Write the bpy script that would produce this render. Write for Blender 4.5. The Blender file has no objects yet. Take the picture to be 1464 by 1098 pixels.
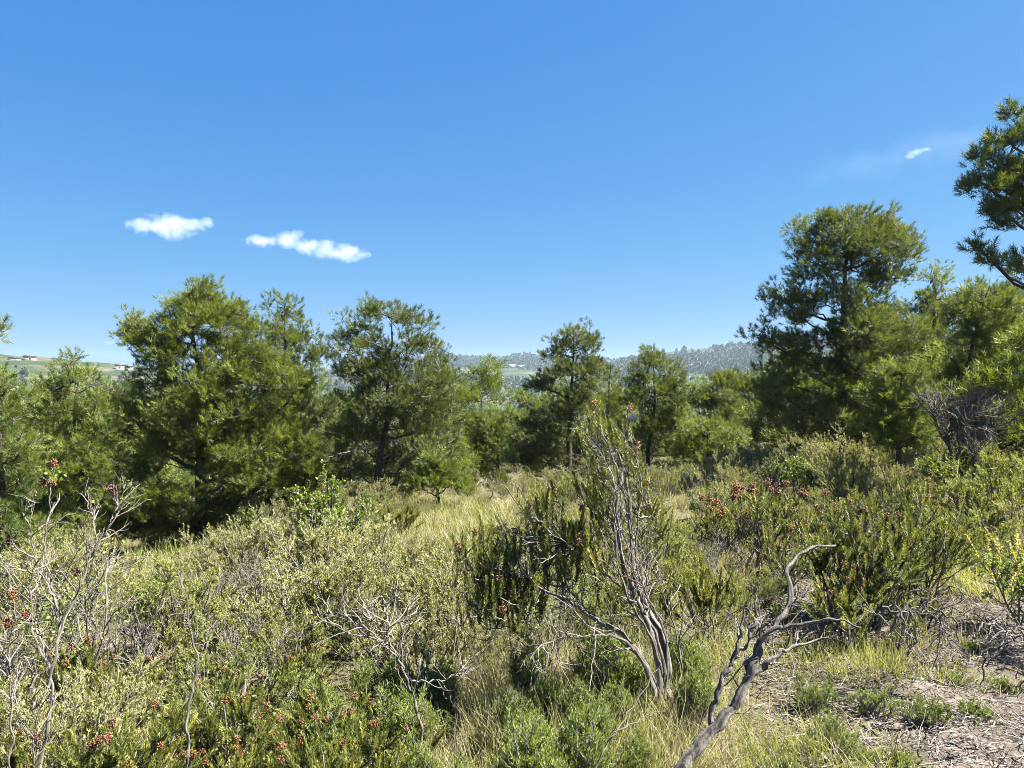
import bpy, math, random
import numpy as np
from mathutils import Vector

rng = np.random.default_rng(11)
SC = bpy.context.scene
COL = SC.collection
CAMZ, F, CX, HY = 1.65, 1057.0, 732.0, 540.0
R = math.radians

# ------------------------------------------------------------------ terrain
def sm(a, b, x):
    t = np.clip((x - a) / (b - a), 0, 1)
    return t * t * (3 - 2 * t)

RIDGES = [  # distance, (azimuth as tangent x/y, elevation as tangent)
    (650.0, [(-6, .030), (-1.1, .030), (-.69, .027), (-.645, .0255), (-.6, .021), (-.55, .019), (-.50, .014), (-.42, .004), (-.33, -.02), (-.2, -.05), (6, -.05)]),
    (1500.0, [(-6, .01), (-.45, -.01), (-.30, .006), (-.20, .018), (-.12, .0265), (-.075, .0280), (-.03, .0290), (0.0, .0305), (.02, .031), (.04, .0285), (.08, .0265), (.13, .024), (.2, .02), (.4, .0), (6, .0)]),
    (1150.0, [(-6, -.05), (.0, -.05), (.1, .002), (.14, .021), (.19, .0325), (.24, .0375), (.30, .0415), (.345, .0425), (.45, .046), (.6, .05), (1.2, .05), (6, .05)]),
]

def ground_z(x, y):
    x = np.asarray(x, float); y = np.asarray(y, float)
    r = np.hypot(x, y)
    yy = np.clip(y, -12, 24)
    z = -.048 * yy
    z = z - .16 * np.maximum(0, np.minimum(r, 170) - 24) * sm(-10, 30, y)
    rx = np.clip(x, -30, 30) * 1.0
    fade = 1 - sm(25, 90, r)
    z = z + fade * (.13 * np.log1p(np.exp(np.clip((rx - 1.8) * 1.6, -30, 30))) / 1.6 - .17 * np.log1p(np.exp(np.clip((-rx - 1.6) * 1.4, -30, 30))) / 1.4)
    z = z + fade * (.06 * np.sin(x * 1.3 + .7 * y + 1) * np.sin(y * 1.1 - .4 * x) + .03 * np.sin(x * 3.1 + 2) * np.sin(y * 2.7 + x))
    near = fade * sm(.5, 2, r) * (1 - sm(9, 16, r))
    for k_ in range(9):
        fx, fy = 4.5 * math.cos(k_ * 2.4) * (1 + .22 * k_), 4.5 * math.sin(k_ * 2.4) * (1 + .22 * k_)
        z = z + near * .011 * np.sin(x * fx + y * fy + k_ * 1.7 + .8 * np.sin(x * fy * .5 - k_))
    # far relief
    ta = np.where(y > .15 * r, x / np.maximum(y, .15 * r + 1e-6), np.sign(x) * 6)
    wob = 1.2 * np.sin(ta * 61 + 1) + .8 * np.sin(ta * 133) + .5 * np.sin(ta * 290 + 2)
    h = np.full_like(z, -1e3)
    floor = -24.0
    for D, prof in RIDGES:
        a = np.array([p[0] for p in prof]); e = np.array([p[1] for p in prof])
        top = CAMZ + np.interp(ta, a, e) * D + wob * D / 2200
        t = np.clip((r - .30 * D) / (.70 * D), 0, 1)
        up = floor + (top - floor) * (t ** 1.25) * (1 - .10 * np.sin(t * math.pi))
        dn = top - .05 * (r - D)
        h = np.maximum(h, np.where(r < D, up, np.maximum(dn, floor)))
    far = np.maximum(h, floor)
    k = sm(120, 230, r)
    return z * (1 - k) + far * k

def at(px, py, d):
    return np.array([(px - CX) / F * d, d, CAMZ + (HY - py) / F * d])

def on_ground(px, d):
    x = (px - CX) / F * d
    return np.array([x, d, float(ground_z(x, d))])

# ------------------------------------------------------------------ mesh helpers
class Acc:
    def __init__(s):
        s.v, s.f, s.t, s.n = [], [], [], 0
    def add(s, v, f, t=None):
        v = np.asarray(v, np.float32).reshape(-1, 3)
        f = np.asarray(f, np.int64).reshape(-1, 3)
        if len(v) == 0: return
        if t is None: t = np.full(len(v), .5)
        t = np.broadcast_to(np.asarray(t, np.float32), (len(v),))
        s.v.append(v); s.f.append(f + s.n); s.t.append(t); s.n += len(v)
    def inst(s, T, pos, rot, scale, tint):
        tv, tf, tt = T
        n = len(pos)
        if n == 0: return
        scale = np.asarray(scale, float)
        if scale.ndim == 1: scale = np.repeat(scale[:, None], 3, 1)
        V = np.einsum('nij,nvj->nvi', rot, tv[None] * scale[:, None, :]) + pos[:, None, :]
        fa = (tf[None] + (np.arange(n) * len(tv))[:, None, None]).reshape(-1, 3)
        ti = (np.asarray(tint)[:, None] + tt[None]).reshape(-1)
        s.add(V.reshape(-1, 3), fa, ti)
    def tubes(s, P, rad, sides=4, tint=None):
        P = np.asarray(P, float); n, k, _ = P.shape
        if n == 0: return
        rad = np.broadcast_to(np.asarray(rad, float), (n, k))
        tg = np.gradient(P, axis=1); tg /= np.linalg.norm(tg, axis=2, keepdims=True) + 1e-9
        ax = P[:, -1] - P[:, 0]
        ref = np.where(np.abs(ax[:, 2:3]) > .75 * np.linalg.norm(ax, axis=1, keepdims=True), np.array([[1., .13, 0]]), np.array([[.1, .05, 1.]]))
        u = np.cross(tg, ref[:, None, :]); u /= np.linalg.norm(u, axis=2, keepdims=True) + 1e-9
        w = np.cross(tg, u)
        an = np.arange(sides) * 2 * math.pi / sides
        ring = u[:, :, None, :] * np.cos(an)[None, None, :, None] + w[:, :, None, :] * np.sin(an)[None, None, :, None]
        V = P[:, :, None, :] + ring * rad[:, :, None, None]
        idx = np.arange(n * k * sides).reshape(n, k, sides)
        a = idx[:, :-1, :]; b = np.roll(a, -1, 2); c = idx[:, 1:, :]; d = np.roll(c, -1, 2)
        f = np.concatenate([np.stack([a, b, d], -1).reshape(-1, 3), np.stack([a, d, c], -1).reshape(-1, 3)])
        if tint is None: tint = rng.random(n)
        s.add(V.reshape(-1, 3), f, np.repeat(np.asarray(tint), k * sides))
    def build(s, name, mat, parent=None, smooth=False, origin=None):
        me = bpy.data.meshes.new(name)
        v = np.concatenate(s.v); f = np.concatenate(s.f).astype(np.int32); t = np.concatenate(s.t).astype(np.float32)
        if origin is not None: v = v - np.asarray(origin, np.float32)
        me.vertices.add(len(v)); me.vertices.foreach_set('co', np.ascontiguousarray(v, np.float32).ravel())
        me.loops.add(len(f) * 3); me.loops.foreach_set('vertex_index', f.ravel())
        me.polygons.add(len(f)); me.polygons.foreach_set('loop_start', np.arange(len(f), dtype=np.int32) * 3)
        if smooth: me.polygons.foreach_set('use_smooth', np.ones(len(f), bool))
        at_ = me.attributes.new('tint', 'FLOAT', 'POINT'); at_.data.foreach_set('value', t)
        me.update(); me.materials.append(mat)
        o = bpy.data.objects.new(name, me); COL.objects.link(o)
        if parent is not None: o.parent = parent
        return o

def tag(o, label=None, cat=None, group=None, kind=None):
    if label: o['label'] = label
    if cat: o['category'] = cat
    if group: o['group'] = group
    if kind: o['kind'] = kind
    return o

def empty(name, loc, label, cat, group=None, rz=0.0):
    o = bpy.data.objects.new(name, None); COL.objects.link(o)
    o.location = [float(q) for q in loc]; o.rotation_euler = (0, 0, rz); o.empty_display_size = .1
    return tag(o, label, cat, group)

def copy_tree(src, parent=None):
    c = src.copy(); COL.objects.link(c); c.parent = parent
    for ch in src.children: copy_tree(ch, c)
    return c

def unit(v): return v / (np.linalg.norm(v, axis=-1, keepdims=True) + 1e-9)

def basis(d, spin=None):
    d = unit(np.asarray(d, float)); n = len(d)
    ref = np.where(np.abs(d[:, 2:3]) > .9, np.array([[1., 0, 0]]), np.array([[0, 0, 1.]]))
    u = unit(np.cross(ref, d)); w = np.cross(d, u)
    if spin is None: spin = rng.random(n) * 2 * math.pi
    c, s_ = np.cos(spin)[:, None], np.sin(spin)[:, None]
    return np.stack([u * c + w * s_, w * c - u * s_, d], -1)

def rdir(n, up=0.0):
    v = rng.normal(size=(n, 3)); v = unit(v); v[:, 2] += up
    return unit(v)

def ball(n, shell=.45):
    return rdir(n) * (rng.random(n) ** shell)[:, None]

def bez(a, c, b, k):
    t = np.linspace(0, 1, k)[None, :, None]
    return (1 - t) ** 2 * a[:, None] + 2 * t * (1 - t) * c[:, None] + t ** 2 * b[:, None]

def smooth_path(pts, k, jit=0.0):
    pts = np.asarray(pts, float)
    d = np.concatenate([[0], np.cumsum(np.linalg.norm(np.diff(pts, axis=0), axis=1))])
    t = np.linspace(0, d[-1], k)
    i = np.clip(np.searchsorted(d, t, side='right') - 1, 0, len(pts) - 2)
    u = ((t - d[i]) / (d[i + 1] - d[i] + 1e-9))[:, None]
    p0 = pts[np.maximum(i - 1, 0)]; p1 = pts[i]; p2 = pts[i + 1]; p3 = pts[np.minimum(i + 2, len(pts) - 1)]
    out = .5 * (2 * p1 + (p2 - p0) * u + (2 * p0 - 5 * p1 + 4 * p2 - p3) * u ** 2 + (3 * p1 - p0 - 3 * p2 + p3) * u ** 3)
    if jit: out[1:] += rng.normal(size=(k - 1, 3)) * jit
    return out

def grow(st, dr, ln, k, wob=.25, up=.0):
    """random-walk shoots: (n,k,3)"""
    n = len(st); P = np.zeros((n, k, 3)); P[:, 0] = st; d = unit(np.asarray(dr, float))
    step = (np.asarray(ln) / (k - 1))[:, None]
    for i in range(1, k):
        d = unit(d + rng.normal(size=(n, 3)) * wob + np.array([0, 0, up]))
        P[:, i] = P[:, i - 1] + d * step
    return P

def sprout(P, per, lo, hi, spread, lfac, k, wob, up, ln):
    """children shoots along parents; returns paths"""
    n, kk, _ = P.shape
    idx = np.repeat(np.arange(n), per)
    t = lo + (hi - lo) * rng.random(len(idx))
    f = t * (kk - 1); i0 = np.clip(f.astype(int), 0, kk - 2); u = (f - i0)[:, None]
    st = P[idx, i0] * (1 - u) + P[idx, i0 + 1] * u
    tg = unit(P[idx, i0 + 1] - P[idx, i0])
    dr = unit(tg + rdir(len(idx)) * spread)
    L = ln * (1.15 - t) * lfac * (.6 + .8 * rng.random(len(idx)))
    return grow(st, dr, L, k, wob, up)

def along(P, per, lo, hi):
    n, kk, _ = P.shape
    idx = np.repeat(np.arange(n), per)
    t = lo + (hi - lo) * rng.random(len(idx))
    f = t * (kk - 1); i0 = np.clip(f.astype(int), 0, kk - 2); u = (f - i0)[:, None]
    return P[idx, i0] * (1 - u) + P[idx, i0 + 1] * u, unit(P[idx, i0 + 1] - P[idx, i0]), idx

# ------------------------------------------------------------------ templates
def t_needles(n, length, nl, w, a0, a1):
    """brush of flat needles along +z"""
    v, f, t = [], [], []
    for i in range(n):
        h = length * (i / n) ** .9
        az = i * 2.4 + rng.random() * .6
        el = a0 + (a1 - a0) * (1 - i / n) + rng.normal() * .12
        d = np.array([math.sin(el) * math.cos(az), math.sin(el) * math.sin(az), math.cos(el)])
        side = np.cross(d, [math.cos(az + 1), math.sin(az + 1), .4]); side /= np.linalg.norm(side)
        L = nl * (.75 + .5 * rng.random())
        b = np.array([0, 0, h])
        k = len(v)
        v += [b - side * w / 2, b + side * w / 2, b + d * L]; f.append([k, k + 1, k + 2])
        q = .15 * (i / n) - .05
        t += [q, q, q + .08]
    return np.array(v), np.array(f), np.array(t)

TUFT = [t_needles(20, .075, .070, .0075, .40, 1.05) for _ in range(3)]
TUFT_FAR = [t_needles(11, .10, .11, .0135, .45, 1.15) for _ in range(3)]

def t_spike(h, n, ll, w):
    v, f, t = [], [], []
    for i in range(n):
        q = (i + .5) / n
        az = i * 2.4 + rng.random()
        el = .38 + .55 * (1 - q) + rng.normal() * .1
        d = np.array([math.sin(el) * math.cos(az), math.sin(el) * math.sin(az), math.cos(el)])
        side = np.array([-math.sin(az), math.cos(az), 0])
        L = ll * (.8 + .4 * rng.random()) * (1 if q < .9 else .7)
        b = np.array([0, 0, q * h]); k = len(v)
        v += [b, b + d * L * .5 + side * w / 2, b + d * L, b + d * L * .5 - side * w / 2]
        f += [[k, k + 1, k + 2], [k, k + 2, k + 3]]
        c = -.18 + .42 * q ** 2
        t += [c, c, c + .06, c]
    return np.array(v), np.array(f), np.array(t)
SPIKE = [t_spike(.14, 100, .030, .0062), t_spike(.10, 80, .028, .0062), t_spike(.18, 120, .030, .0062)]
SPRIG = [t_spike(.12, 26, .020, .0042), t_spike(.10, 22, .024, .0042)]

def t_leaf():
    v = np.array([[0, 0, 0], [.28, 0, .45], [.2, .1, .8], [0, .14, 1.0], [-.2, .1, .8], [-.28, 0, .45], [0, -.06, .5]])
    f = np.array([[0, 1, 6], [1, 2, 6], [2, 3, 6], [3, 4, 6], [4, 5, 6], [5, 0, 6]])
    return v, f, np.zeros(7)
LEAF = t_leaf()
NLEAF = (np.array([[0, 0, 0], [.11, 0, .5], [0, .06, 1.], [-.11, 0, .5]]), np.array([[0, 1, 2], [0, 2, 3]]), np.array([-.04, 0, .06, 0]))

THIN = (NLEAF[0] * np.array([.75, 1, 1]), NLEAF[1], NLEAF[2])

def t_blade():
    v, t = [], []
    for i, q in enumerate((0, .35, .7)):
        w = .5 * (1 - .55 * q)
        v += [[-w, q * q * .35, q], [w, q * q * .35, q]]; t += [-.1 + .2 * q] * 2
    v.append([0, .42, .97]); t.append(.15)
    return np.array(v, float), np.array([[0, 1, 3], [0, 3, 2], [2, 3, 5], [2, 5, 4], [4, 5, 6]]), np.array(t)
BLADE = t_blade()

def t_octa():
    v = np.array([[1, 0, 0], [-1, 0, 0], [0, 1, 0], [0, -1, 0], [0, 0, 1.3], [0, 0, -1.3]], float)
    f = np.array([[0, 2, 4], [2, 1, 4], [1, 3, 4], [3, 0, 4], [2, 0, 5], [1, 2, 5], [3, 1, 5], [0, 3, 5]])
    return v, f, np.array([0, 0, 0, 0, .1, -.2])
OCTA = t_octa()

# ------------------------------------------------------------------ materials
def nodes(name):
    m = bpy.data.materials.new(name); m.use_nodes = True
    nt = m.node_tree; nt.nodes.clear()
    return m, nt, nt.nodes.new('ShaderNodeOutputMaterial')

def ramp(nt, stops, inp):
    r = nt.nodes.new('ShaderNodeValToRGB'); e = r.color_ramp.elements
    while len(e) < len(stops): e.new(.5)
    for q, (p, c) in zip(e, stops): q.position = p; q.color = (*c, 1)
    nt.links.new(inp, r.inputs['Fac']); return r.outputs['Color']

def noise(nt, scale, detail=4, rough=.6, vec=None, dist=0):
    n = nt.nodes.new('ShaderNodeTexNoise'); n.inputs['Scale'].default_value = scale
    n.inputs['Detail'].default_value = detail; n.inputs['Roughness'].default_value = rough; n.inputs['Distortion'].default_value = dist
    if vec is not None: nt.links.new(vec, n.inputs['Vector'])
    return n.outputs['Fac']

def math_(nt, op, a, b=None, clamp=False):
    n = nt.nodes.new('ShaderNodeMath'); n.operation = op; n.use_clamp = clamp
    for i, q in enumerate((a, b)):
        if q is None: continue
        if isinstance(q, (int, float)): n.inputs[i].default_value = q
        else: nt.links.new(q, n.inputs[i])
    return n.outputs[0]

def mix(nt, fac, a, b, mode='MIX'):
    n = nt.nodes.new('ShaderNodeMix'); n.data_type = 'RGBA'; n.blend_type = mode
    for s_, q in ((n.inputs['Factor'], fac), (n.inputs['A'], a), (n.inputs['B'], b)):
        if isinstance(q, (int, float)): s_.default_value = q
        elif isinstance(q, tuple): s_.default_value = (*q, 1)
        else: nt.links.new(q, s_)
    return n.outputs['Result']

def leaf_mat(name, dark, mid, light, trans=.35, rough=.55, spec=.35, tcol=None):
    m, nt, out = nodes(name)
    a = nt.nodes.new('ShaderNodeAttribute'); a.attribute_name = 'tint'
    oi = nt.nodes.new('ShaderNodeObjectInfo')
    t = math_(nt, 'ADD', a.outputs['Fac'], math_(nt, 'MULTIPLY', math_(nt, 'SUBTRACT', oi.outputs['Random'], .5), .22))
    c = ramp(nt, [(0, dark), (.5, mid), (1, light)], t)
    p = nt.nodes.new('ShaderNodeBsdfPrincipled'); nt.links.new(c, p.inputs['Base Color'])
    p.inputs['Roughness'].default_value = rough; p.inputs['Specular IOR Level'].default_value = spec
    tr = nt.nodes.new('ShaderNodeBsdfTranslucent')
    nt.links.new(mix(nt, 1.0, c, tcol or (1.15, 1.15, .5), 'MULTIPLY'), tr.inputs['Color'])
    ms = nt.nodes.new('ShaderNodeMixShader'); ms.inputs['Fac'].default_value = trans
    nt.links.new(p.outputs[0], ms.inputs[1]); nt.links.new(tr.outputs[0], ms.inputs[2])
    nt.links.new(ms.outputs[0], out.inputs['Surface'])
    return m

def bark_mat(name, dark, light, scale=30, stretch=.25, bump=.4):
    m, nt, out = nodes(name)
    tc = nt.nodes.new('ShaderNodeTexCoord'); mp = nt.nodes.new('ShaderNodeMapping')
    mp.inputs['Scale'].default_value = (1, 1, stretch); nt.links.new(tc.outputs['Object'], mp.inputs['Vector'])
    n = noise(nt, scale, 6, .7, mp.outputs['Vector'])
    a = nt.nodes.new('ShaderNodeAttribute'); a.attribute_name = 'tint'
    t = math_(nt, 'ADD', math_(nt, 'MULTIPLY', n, .8), math_(nt, 'MULTIPLY', math_(nt, 'SUBTRACT', a.outputs['Fac'], .35), .5))
    c = ramp(nt, [(.25, dark), (.75, light)], t)
    p = nt.nodes.new('ShaderNodeBsdfPrincipled'); nt.links.new(c, p.inputs['Base Color'])
    p.inputs['Roughness'].default_value = .9; p.inputs['Specular IOR Level'].default_value = .2
    b = nt.nodes.new('ShaderNodeBump'); b.inputs['Strength'].default_value = bump; b.inputs['Distance'].default_value = .01
    nt.links.new(n, b.inputs['Height']); nt.links.new(b.outputs[0], p.inputs['Normal'])
    nt.links.new(p.outputs[0], out.inputs['Surface'])
    return m

M = {}
M['pine'] = leaf_mat('pine_needles', (.036, .056, .013), (.108, .136, .024), (.192, .212, .040), .38)
M['pine_blue'] = leaf_mat('pine_needles_bluish', (.032, .050, .018), (.084, .108, .030), (.160, .178, .050), .34)
M['pine_young'] = leaf_mat('pine_needles_young', (.056, .084, .020), (.122, .158, .034), (.198, .226, .052), .38)
M['heath'] = leaf_mat('heath_leaf', (.046, .060, .015), (.122, .138, .030), (.280, .270, .064), .30)
M['broom'] = leaf_mat('broom_leaf', (.118, .124, .052), (.248, .248, .104), (.390, .376, .190), .34)
M['broom_green'] = leaf_mat('broom_leaf_green', (.092, .116, .030), (.204, .226, .062), (.330, .338, .112), .38)
M['mastic'] = leaf_mat('mastic_leaf', (.060, .098, .020), (.130, .180, .030), (.225, .265, .045), .38, .4, .5)
M['olive'] = leaf_mat('olive_leaf', (.050, .078, .026), (.100, .132, .045), (.180, .205, .075), .32, .45, .5)
M['herb'] = leaf_mat('herb_leaf', (.090, .132, .026), (.165, .215, .044), (.262, .300, .075), .40)
M['grass'] = leaf_mat('grass_green', (.115, .135, .040), (.222, .232, .076), (.350, .342, .140), .42)
M['straw'] = leaf_mat('grass_dry', (.150, .130, .066), (.280, .252, .140), (.420, .392, .250), .35, tcol=(1, .95, .8))
M['red'] = leaf_mat('flower_red_brown', (.070, .024, .012), (.145, .052, .025), (.235, .110, .052), .12, tcol=(1, .7, .5))
M['brown'] = leaf_mat('flower_dry_brown', (.085, .035, .015), (.160, .075, .030), (.260, .150, .060), .15, tcol=(1, .8, .5))
M['yellow'] = leaf_mat('flower_yellow', (.40, .33, .06), (.52, .46, .11), (.62, .57, .22), .3, tcol=(1, 1, .7))
M['litter'] = leaf_mat('litter_bits', (.038, .028, .021), (.130, .110, .094), (.330, .305, .275), .05, .9, .1, tcol=(1, 1, 1))
M['bark'] = bark_mat('pine_bark', (.028, .022, .018), (.125, .100, .082), 26)
M['twig'] = bark_mat('grey_twig', (.062, .055, .048), (.205, .186, .164), 60)
M['dead'] = bark_mat('bleached_wood', (.026, .023, .020), (.190, .174, .155), 42, .10, .9)
M['dark_twig'] = bark_mat('dark_twig', (.040, .035, .031), (.170, .152, .138), 60)
M['heathbark'] = bark_mat('heath_bark', (.038, .033, .029), (.220, .200, .180), 48, .10, .8)

# ------------------------------------------------------------------ ground and hills
def polar(name, r0, r1, nr, na, mat, kind, frac=1.0):
    rr = np.geomspace(r0, r1, nr)
    # azimuths denser towards the view
    a = np.linspace(-math.pi, math.pi, na, endpoint=False)
    a = a - .72 * np.sin(a)
    Rg, A = np.meshgrid(rr, a, indexing='ij')
    x = Rg * np.sin(A); y = Rg * np.cos(A)
    z = ground_z(x, y)
    v = np.stack([x, y, z], -1).reshape(-1, 3)
    idx = np.arange(nr * na).reshape(nr, na)
    p = idx[:-1]; q = np.roll(p, -1, 1); s_ = idx[1:]; t = np.roll(s_, -1, 1)
    f = np.concatenate([np.stack([p, t, q], -1).reshape(-1, 3), np.stack([p, s_, t], -1).reshape(-1, 3)])
    mask = sm(.9, 2.2, v[:, 0] - .25 * np.sin(v[:, 1] * 2)) * (1 - sm(5.0, 8.0, v[:, 1] + .5 * np.sin(v[:, 0] * 2.2)))
    acc = Acc(); acc.add(v, f, mask)
    if r0 < 5:
        c = len(v); acc.add([[0, 0, float(ground_z(0, 0))]], np.zeros((0, 3), int))
        acc.f.append(np.stack([idx[0], np.roll(idx[0], -1), np.full(na, c)], -1)[:, ::-1])
    o = acc.build(name, mat, smooth=True); o['kind'] = kind
    return o

def soil_mat():
    m, nt, out = nodes('soil')
    g = nt.nodes.new('ShaderNodeNewGeometry'); P = g.outputs['Position']
    n1 = noise(nt, .7, 5, .6, P); n2 = noise(nt, 9, 6, .7, P); n3 = noise(nt, 60, 5, .75, P)
    c1 = ramp(nt, [(.3, (.045, .035, .027)), (.55, (.115, .099, .084)), (.75, (.200, .182, .162))], n2)
    c2 = ramp(nt, [(.35, (.040, .036, .020)), (.55, (.085, .078, .040)), (.75, (.150, .140, .078))], n3)
    at_ = nt.nodes.new('ShaderNodeAttribute'); at_.attribute_name = 'tint'
    k = math_(nt, 'SUBTRACT', math_(nt, 'ADD', n1, .32), math_(nt, 'MULTIPLY', at_.outputs['Fac'], .55))
    c = mix(nt, ramp(nt, [(.42, (0, 0, 0)), (.6, (1, 1, 1))], k), c1, c2)
    c = mix(nt, .5, c, ramp(nt, [(.3, (.5, .48, .46)), (.7, (1.25, 1.22, 1.2))], n3), 'MULTIPLY')
    p = nt.nodes.new('ShaderNodeBsdfPrincipled'); nt.links.new(c, p.inputs['Base Color']); p.inputs['Roughness'].default_value = .95
    p.inputs['Specular IOR Level'].default_value = .1
    b = nt.nodes.new('ShaderNodeBump'); b.inputs['Strength'].default_value = .8; b.inputs['Distance'].default_value = .03
    nt.links.new(math_(nt, 'ADD', n2, math_(nt, 'MULTIPLY', n3, .5)), b.inputs['Height']); nt.links.new(b.outputs[0], p.inputs['Normal'])
    nt.links.new(p.outputs[0], out.inputs['Surface'])
    return m

def hill_mat():
    m, nt, out = nodes('hill_scrub')
    g = nt.nodes.new('ShaderNodeNewGeometry'); P = g.outputs['Position']
    sp = nt.nodes.new('ShaderNodeSeparateXYZ'); nt.links.new(P, sp.inputs[0])
    big = noise(nt, .006, 4, .55, P); med = noise(nt, .03, 5, .65, P); fine = noise(nt, .14, 4, .7, P)
    zz = math_(nt, 'ADD', math_(nt, 'MULTIPLY', sp.outputs['Z'], .16), math_(nt, 'MULTIPLY', med, 1.6))
    fr = math_(nt, 'FRACT', zz)
    terr = ramp(nt, [(.0, (1, 1, 1)), (.22, (1, 1, 1)), (.34, (0, 0, 0)), (.9, (0, 0, 0)), (1, (1, 1, 1))], fr)
    scrub = ramp(nt, [(.3, (.014, .024, .011)), (.55, (.028, .040, .018)), (.75, (.060, .064, .034))], fine)
    soil = ramp(nt, [(.3, (.050, .046, .030)), (.7, (.112, .098, .066))], fine)
    k = math_(nt, 'MULTIPLY', terr, ramp(nt, [(.42, (.1, .1, .1)), (.6, (.85, .85, .85))], big))
    c = mix(nt, k, scrub, soil)
    p = nt.nodes.new('ShaderNodeBsdfPrincipled'); nt.links.new(c, p.inputs['Base Color']); p.inputs['Roughness'].default_value = 1
    p.inputs['Specular IOR Level'].default_value = 0
    nt.links.new(p.outputs[0], out.inputs['Surface'])
    return m

polar('ground', .4, 180, 230, 360, soil_mat(), 'structure')
polar('hills', 180, 2200, 80, 900, hill_mat(), 'structure')

# ------------------------------------------------------------------ pines
def pine(label, group, d, base_px, trunk, lobes, mat='pine', dens=1.0, rc=.20, far=False, bare=4, trunk_r=.085, dy=0.0, name='pine_tree', cluster_m=22):
    """trunk: list of (px, py) above the base; lobes: (px, py, rx, ry[, depth offset m][, density]) measured in the plane of the trunk"""
    b = on_ground(base_px, d)
    pts = [b - np.array([0, 0, .12])] + [at(px, py, d) + np.array([0, rng.normal() * .06, 0]) for px, py in trunk]
    tp = smooth_path(pts, 22, .008)
    H = tp[-1, 2] - tp[0, 2]
    wood, leaf = Acc(), Acc()
    q = np.linspace(0, 1, 22); trunk_r = trunk_r * min(1.15, .35 + H / 6.5)
    wood.tubes(tp[None], (trunk_r * (1 - .93 * q) * (1 + .5 * np.exp(-q * 14)))[None], 9, [.2])
    cl, cl_t, prim = [], [], []
    for L in lobes:
        px, py, rx, ry = L[:4]; off = L[4] if len(L) > 4 else 0.0; ld = L[5] if len(L) > 5 else 1.0
        c = at(px, py, d) + np.array([0, off, 0])
        r = np.array([rx * d / F, .5 * (rx + ry) * d / F * 1.0, ry * d / F])
        n = max(3, int(ld * dens * 3.1 * (r[0] * r[1] * r[2]) ** (2 / 3) / (rc * rc)))
        cc = c + ball(n, .5) * r
        npz = max(1, n // 9)
        tgt = c + ball(npz, .6) * r * .7
        hd = np.linalg.norm((tgt - tp[11])[:, :2], axis=1)
        za = np.clip(tgt[:, 2] - .5 * hd - .1, tp[0, 2] + .12 * H, tp[0, 2] + .95 * H)
        ia = np.clip(np.searchsorted(tp[:, 2], za), 1, 21)
        a = tp[ia]
        mid = np.stack([a[:, 0] * .45 + tgt[:, 0] * .55, a[:, 1] * .45 + tgt[:, 1] * .55, a[:, 2] + .22 * (tgt[:, 2] - a[:, 2])], -1)
        bp = bez(a, mid, tgt, 8); bp[:, 1:-1] += rng.normal(size=(npz, 6, 3)) * .018
        rr = np.minimum(.012 + .011 * np.linalg.norm(tgt - a, axis=1), trunk_r * .5)
        wood.tubes(bp, rr[:, None] * np.linspace(1, .4, 8)[None], 5)
        allp = bp[:, 3:].reshape(-1, 3)
        dd = ((cc[:, None] - allp[None]) ** 2).sum(-1) + .5 * np.maximum(0, allp[None, :, 2] - cc[:, None, 2]) ** 2
        s0 = allp[dd.argmin(1)]
        m2 = s0 * .5 + cc * .5; m2[:, 2] -= .03
        wood.tubes(bez(s0, m2, cc, 4), np.linspace(.009, .004, 4)[None], 4)
        cl.append(cc); cl_t.append(np.full(n, rng.normal() * .07) + rng.normal(size=n) * .09)
    cl = np.concatenate(cl); ct = np.concatenate(cl_t)
    m = rng.integers(int(cluster_m * .6), int(cluster_m * 1.4), len(cl))
    ix = np.repeat(np.arange(len(cl)), m); n = len(ix)
    crc = rc * (.7 + .6 * rng.random(len(cl)))
    off = ball(n, .42) * crc[ix][:, None]; off[:, 2] *= .8
    pos = cl[ix] + off
    axis = tp[np.clip(np.searchsorted(tp[:, 2], pos[:, 2]), 0, 21)]
    outw = pos - axis; outw[:, 2] = 0
    dr = unit(off) * .7 + np.array([0, 0, .75]) + unit(outw) * .3 + rng.normal(size=(n, 3)) * .25
    T = TUFT_FAR if far else TUFT
    Rm = basis(dr); sc = .8 + .5 * rng.random(n)
    tint = .42 + ct[ix] + rng.normal(size=n) * .13
    which = rng.integers(0, 3, n)
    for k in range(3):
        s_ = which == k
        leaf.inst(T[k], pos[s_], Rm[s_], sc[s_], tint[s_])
    tw = rng.random(n) < (.25 if far else .45)
    st = cl[ix[tw]] - np.array([0, 0, .04])
    wood.tubes(np.stack([st, pos[tw]], 1), np.array([[.0035, .0022]]), 3)
    root = empty(name, b, label, 'tree', group)
    wood.build('trunk', M['bark'], root, True, b)
    leaf.build('crown', M[mat], root, False, b)
    for i in range(bare):
        zf = .10 + .32 * rng.random(); j = int(zf * 21)
        az = rng.random() * 6.28
        L0 = grow(tp[j][None], np.array([[math.cos(az), math.sin(az), .12]]), np.array([.5 + .5 * rng.random()]) * H / 4.2, 8, .14, .0)
        acc = Acc(); acc.tubes(L0, np.linspace(.014, .004, 8)[None], 5)
        c1 = sprout(L0, 9, .3, 1, .8, 1, 5, .22, -.02, .32)
        acc.tubes(c1, np.linspace(.005, .002, 5)[None], 4)
        acc.tubes(sprout(c1, 3, .3, 1, .9, 1, 4, .25, 0, .16), np.linspace(.003, .0015, 4)[None], 3)
        acc.build('bare_branch', M['twig'], root, True, b)
    return root

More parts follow.
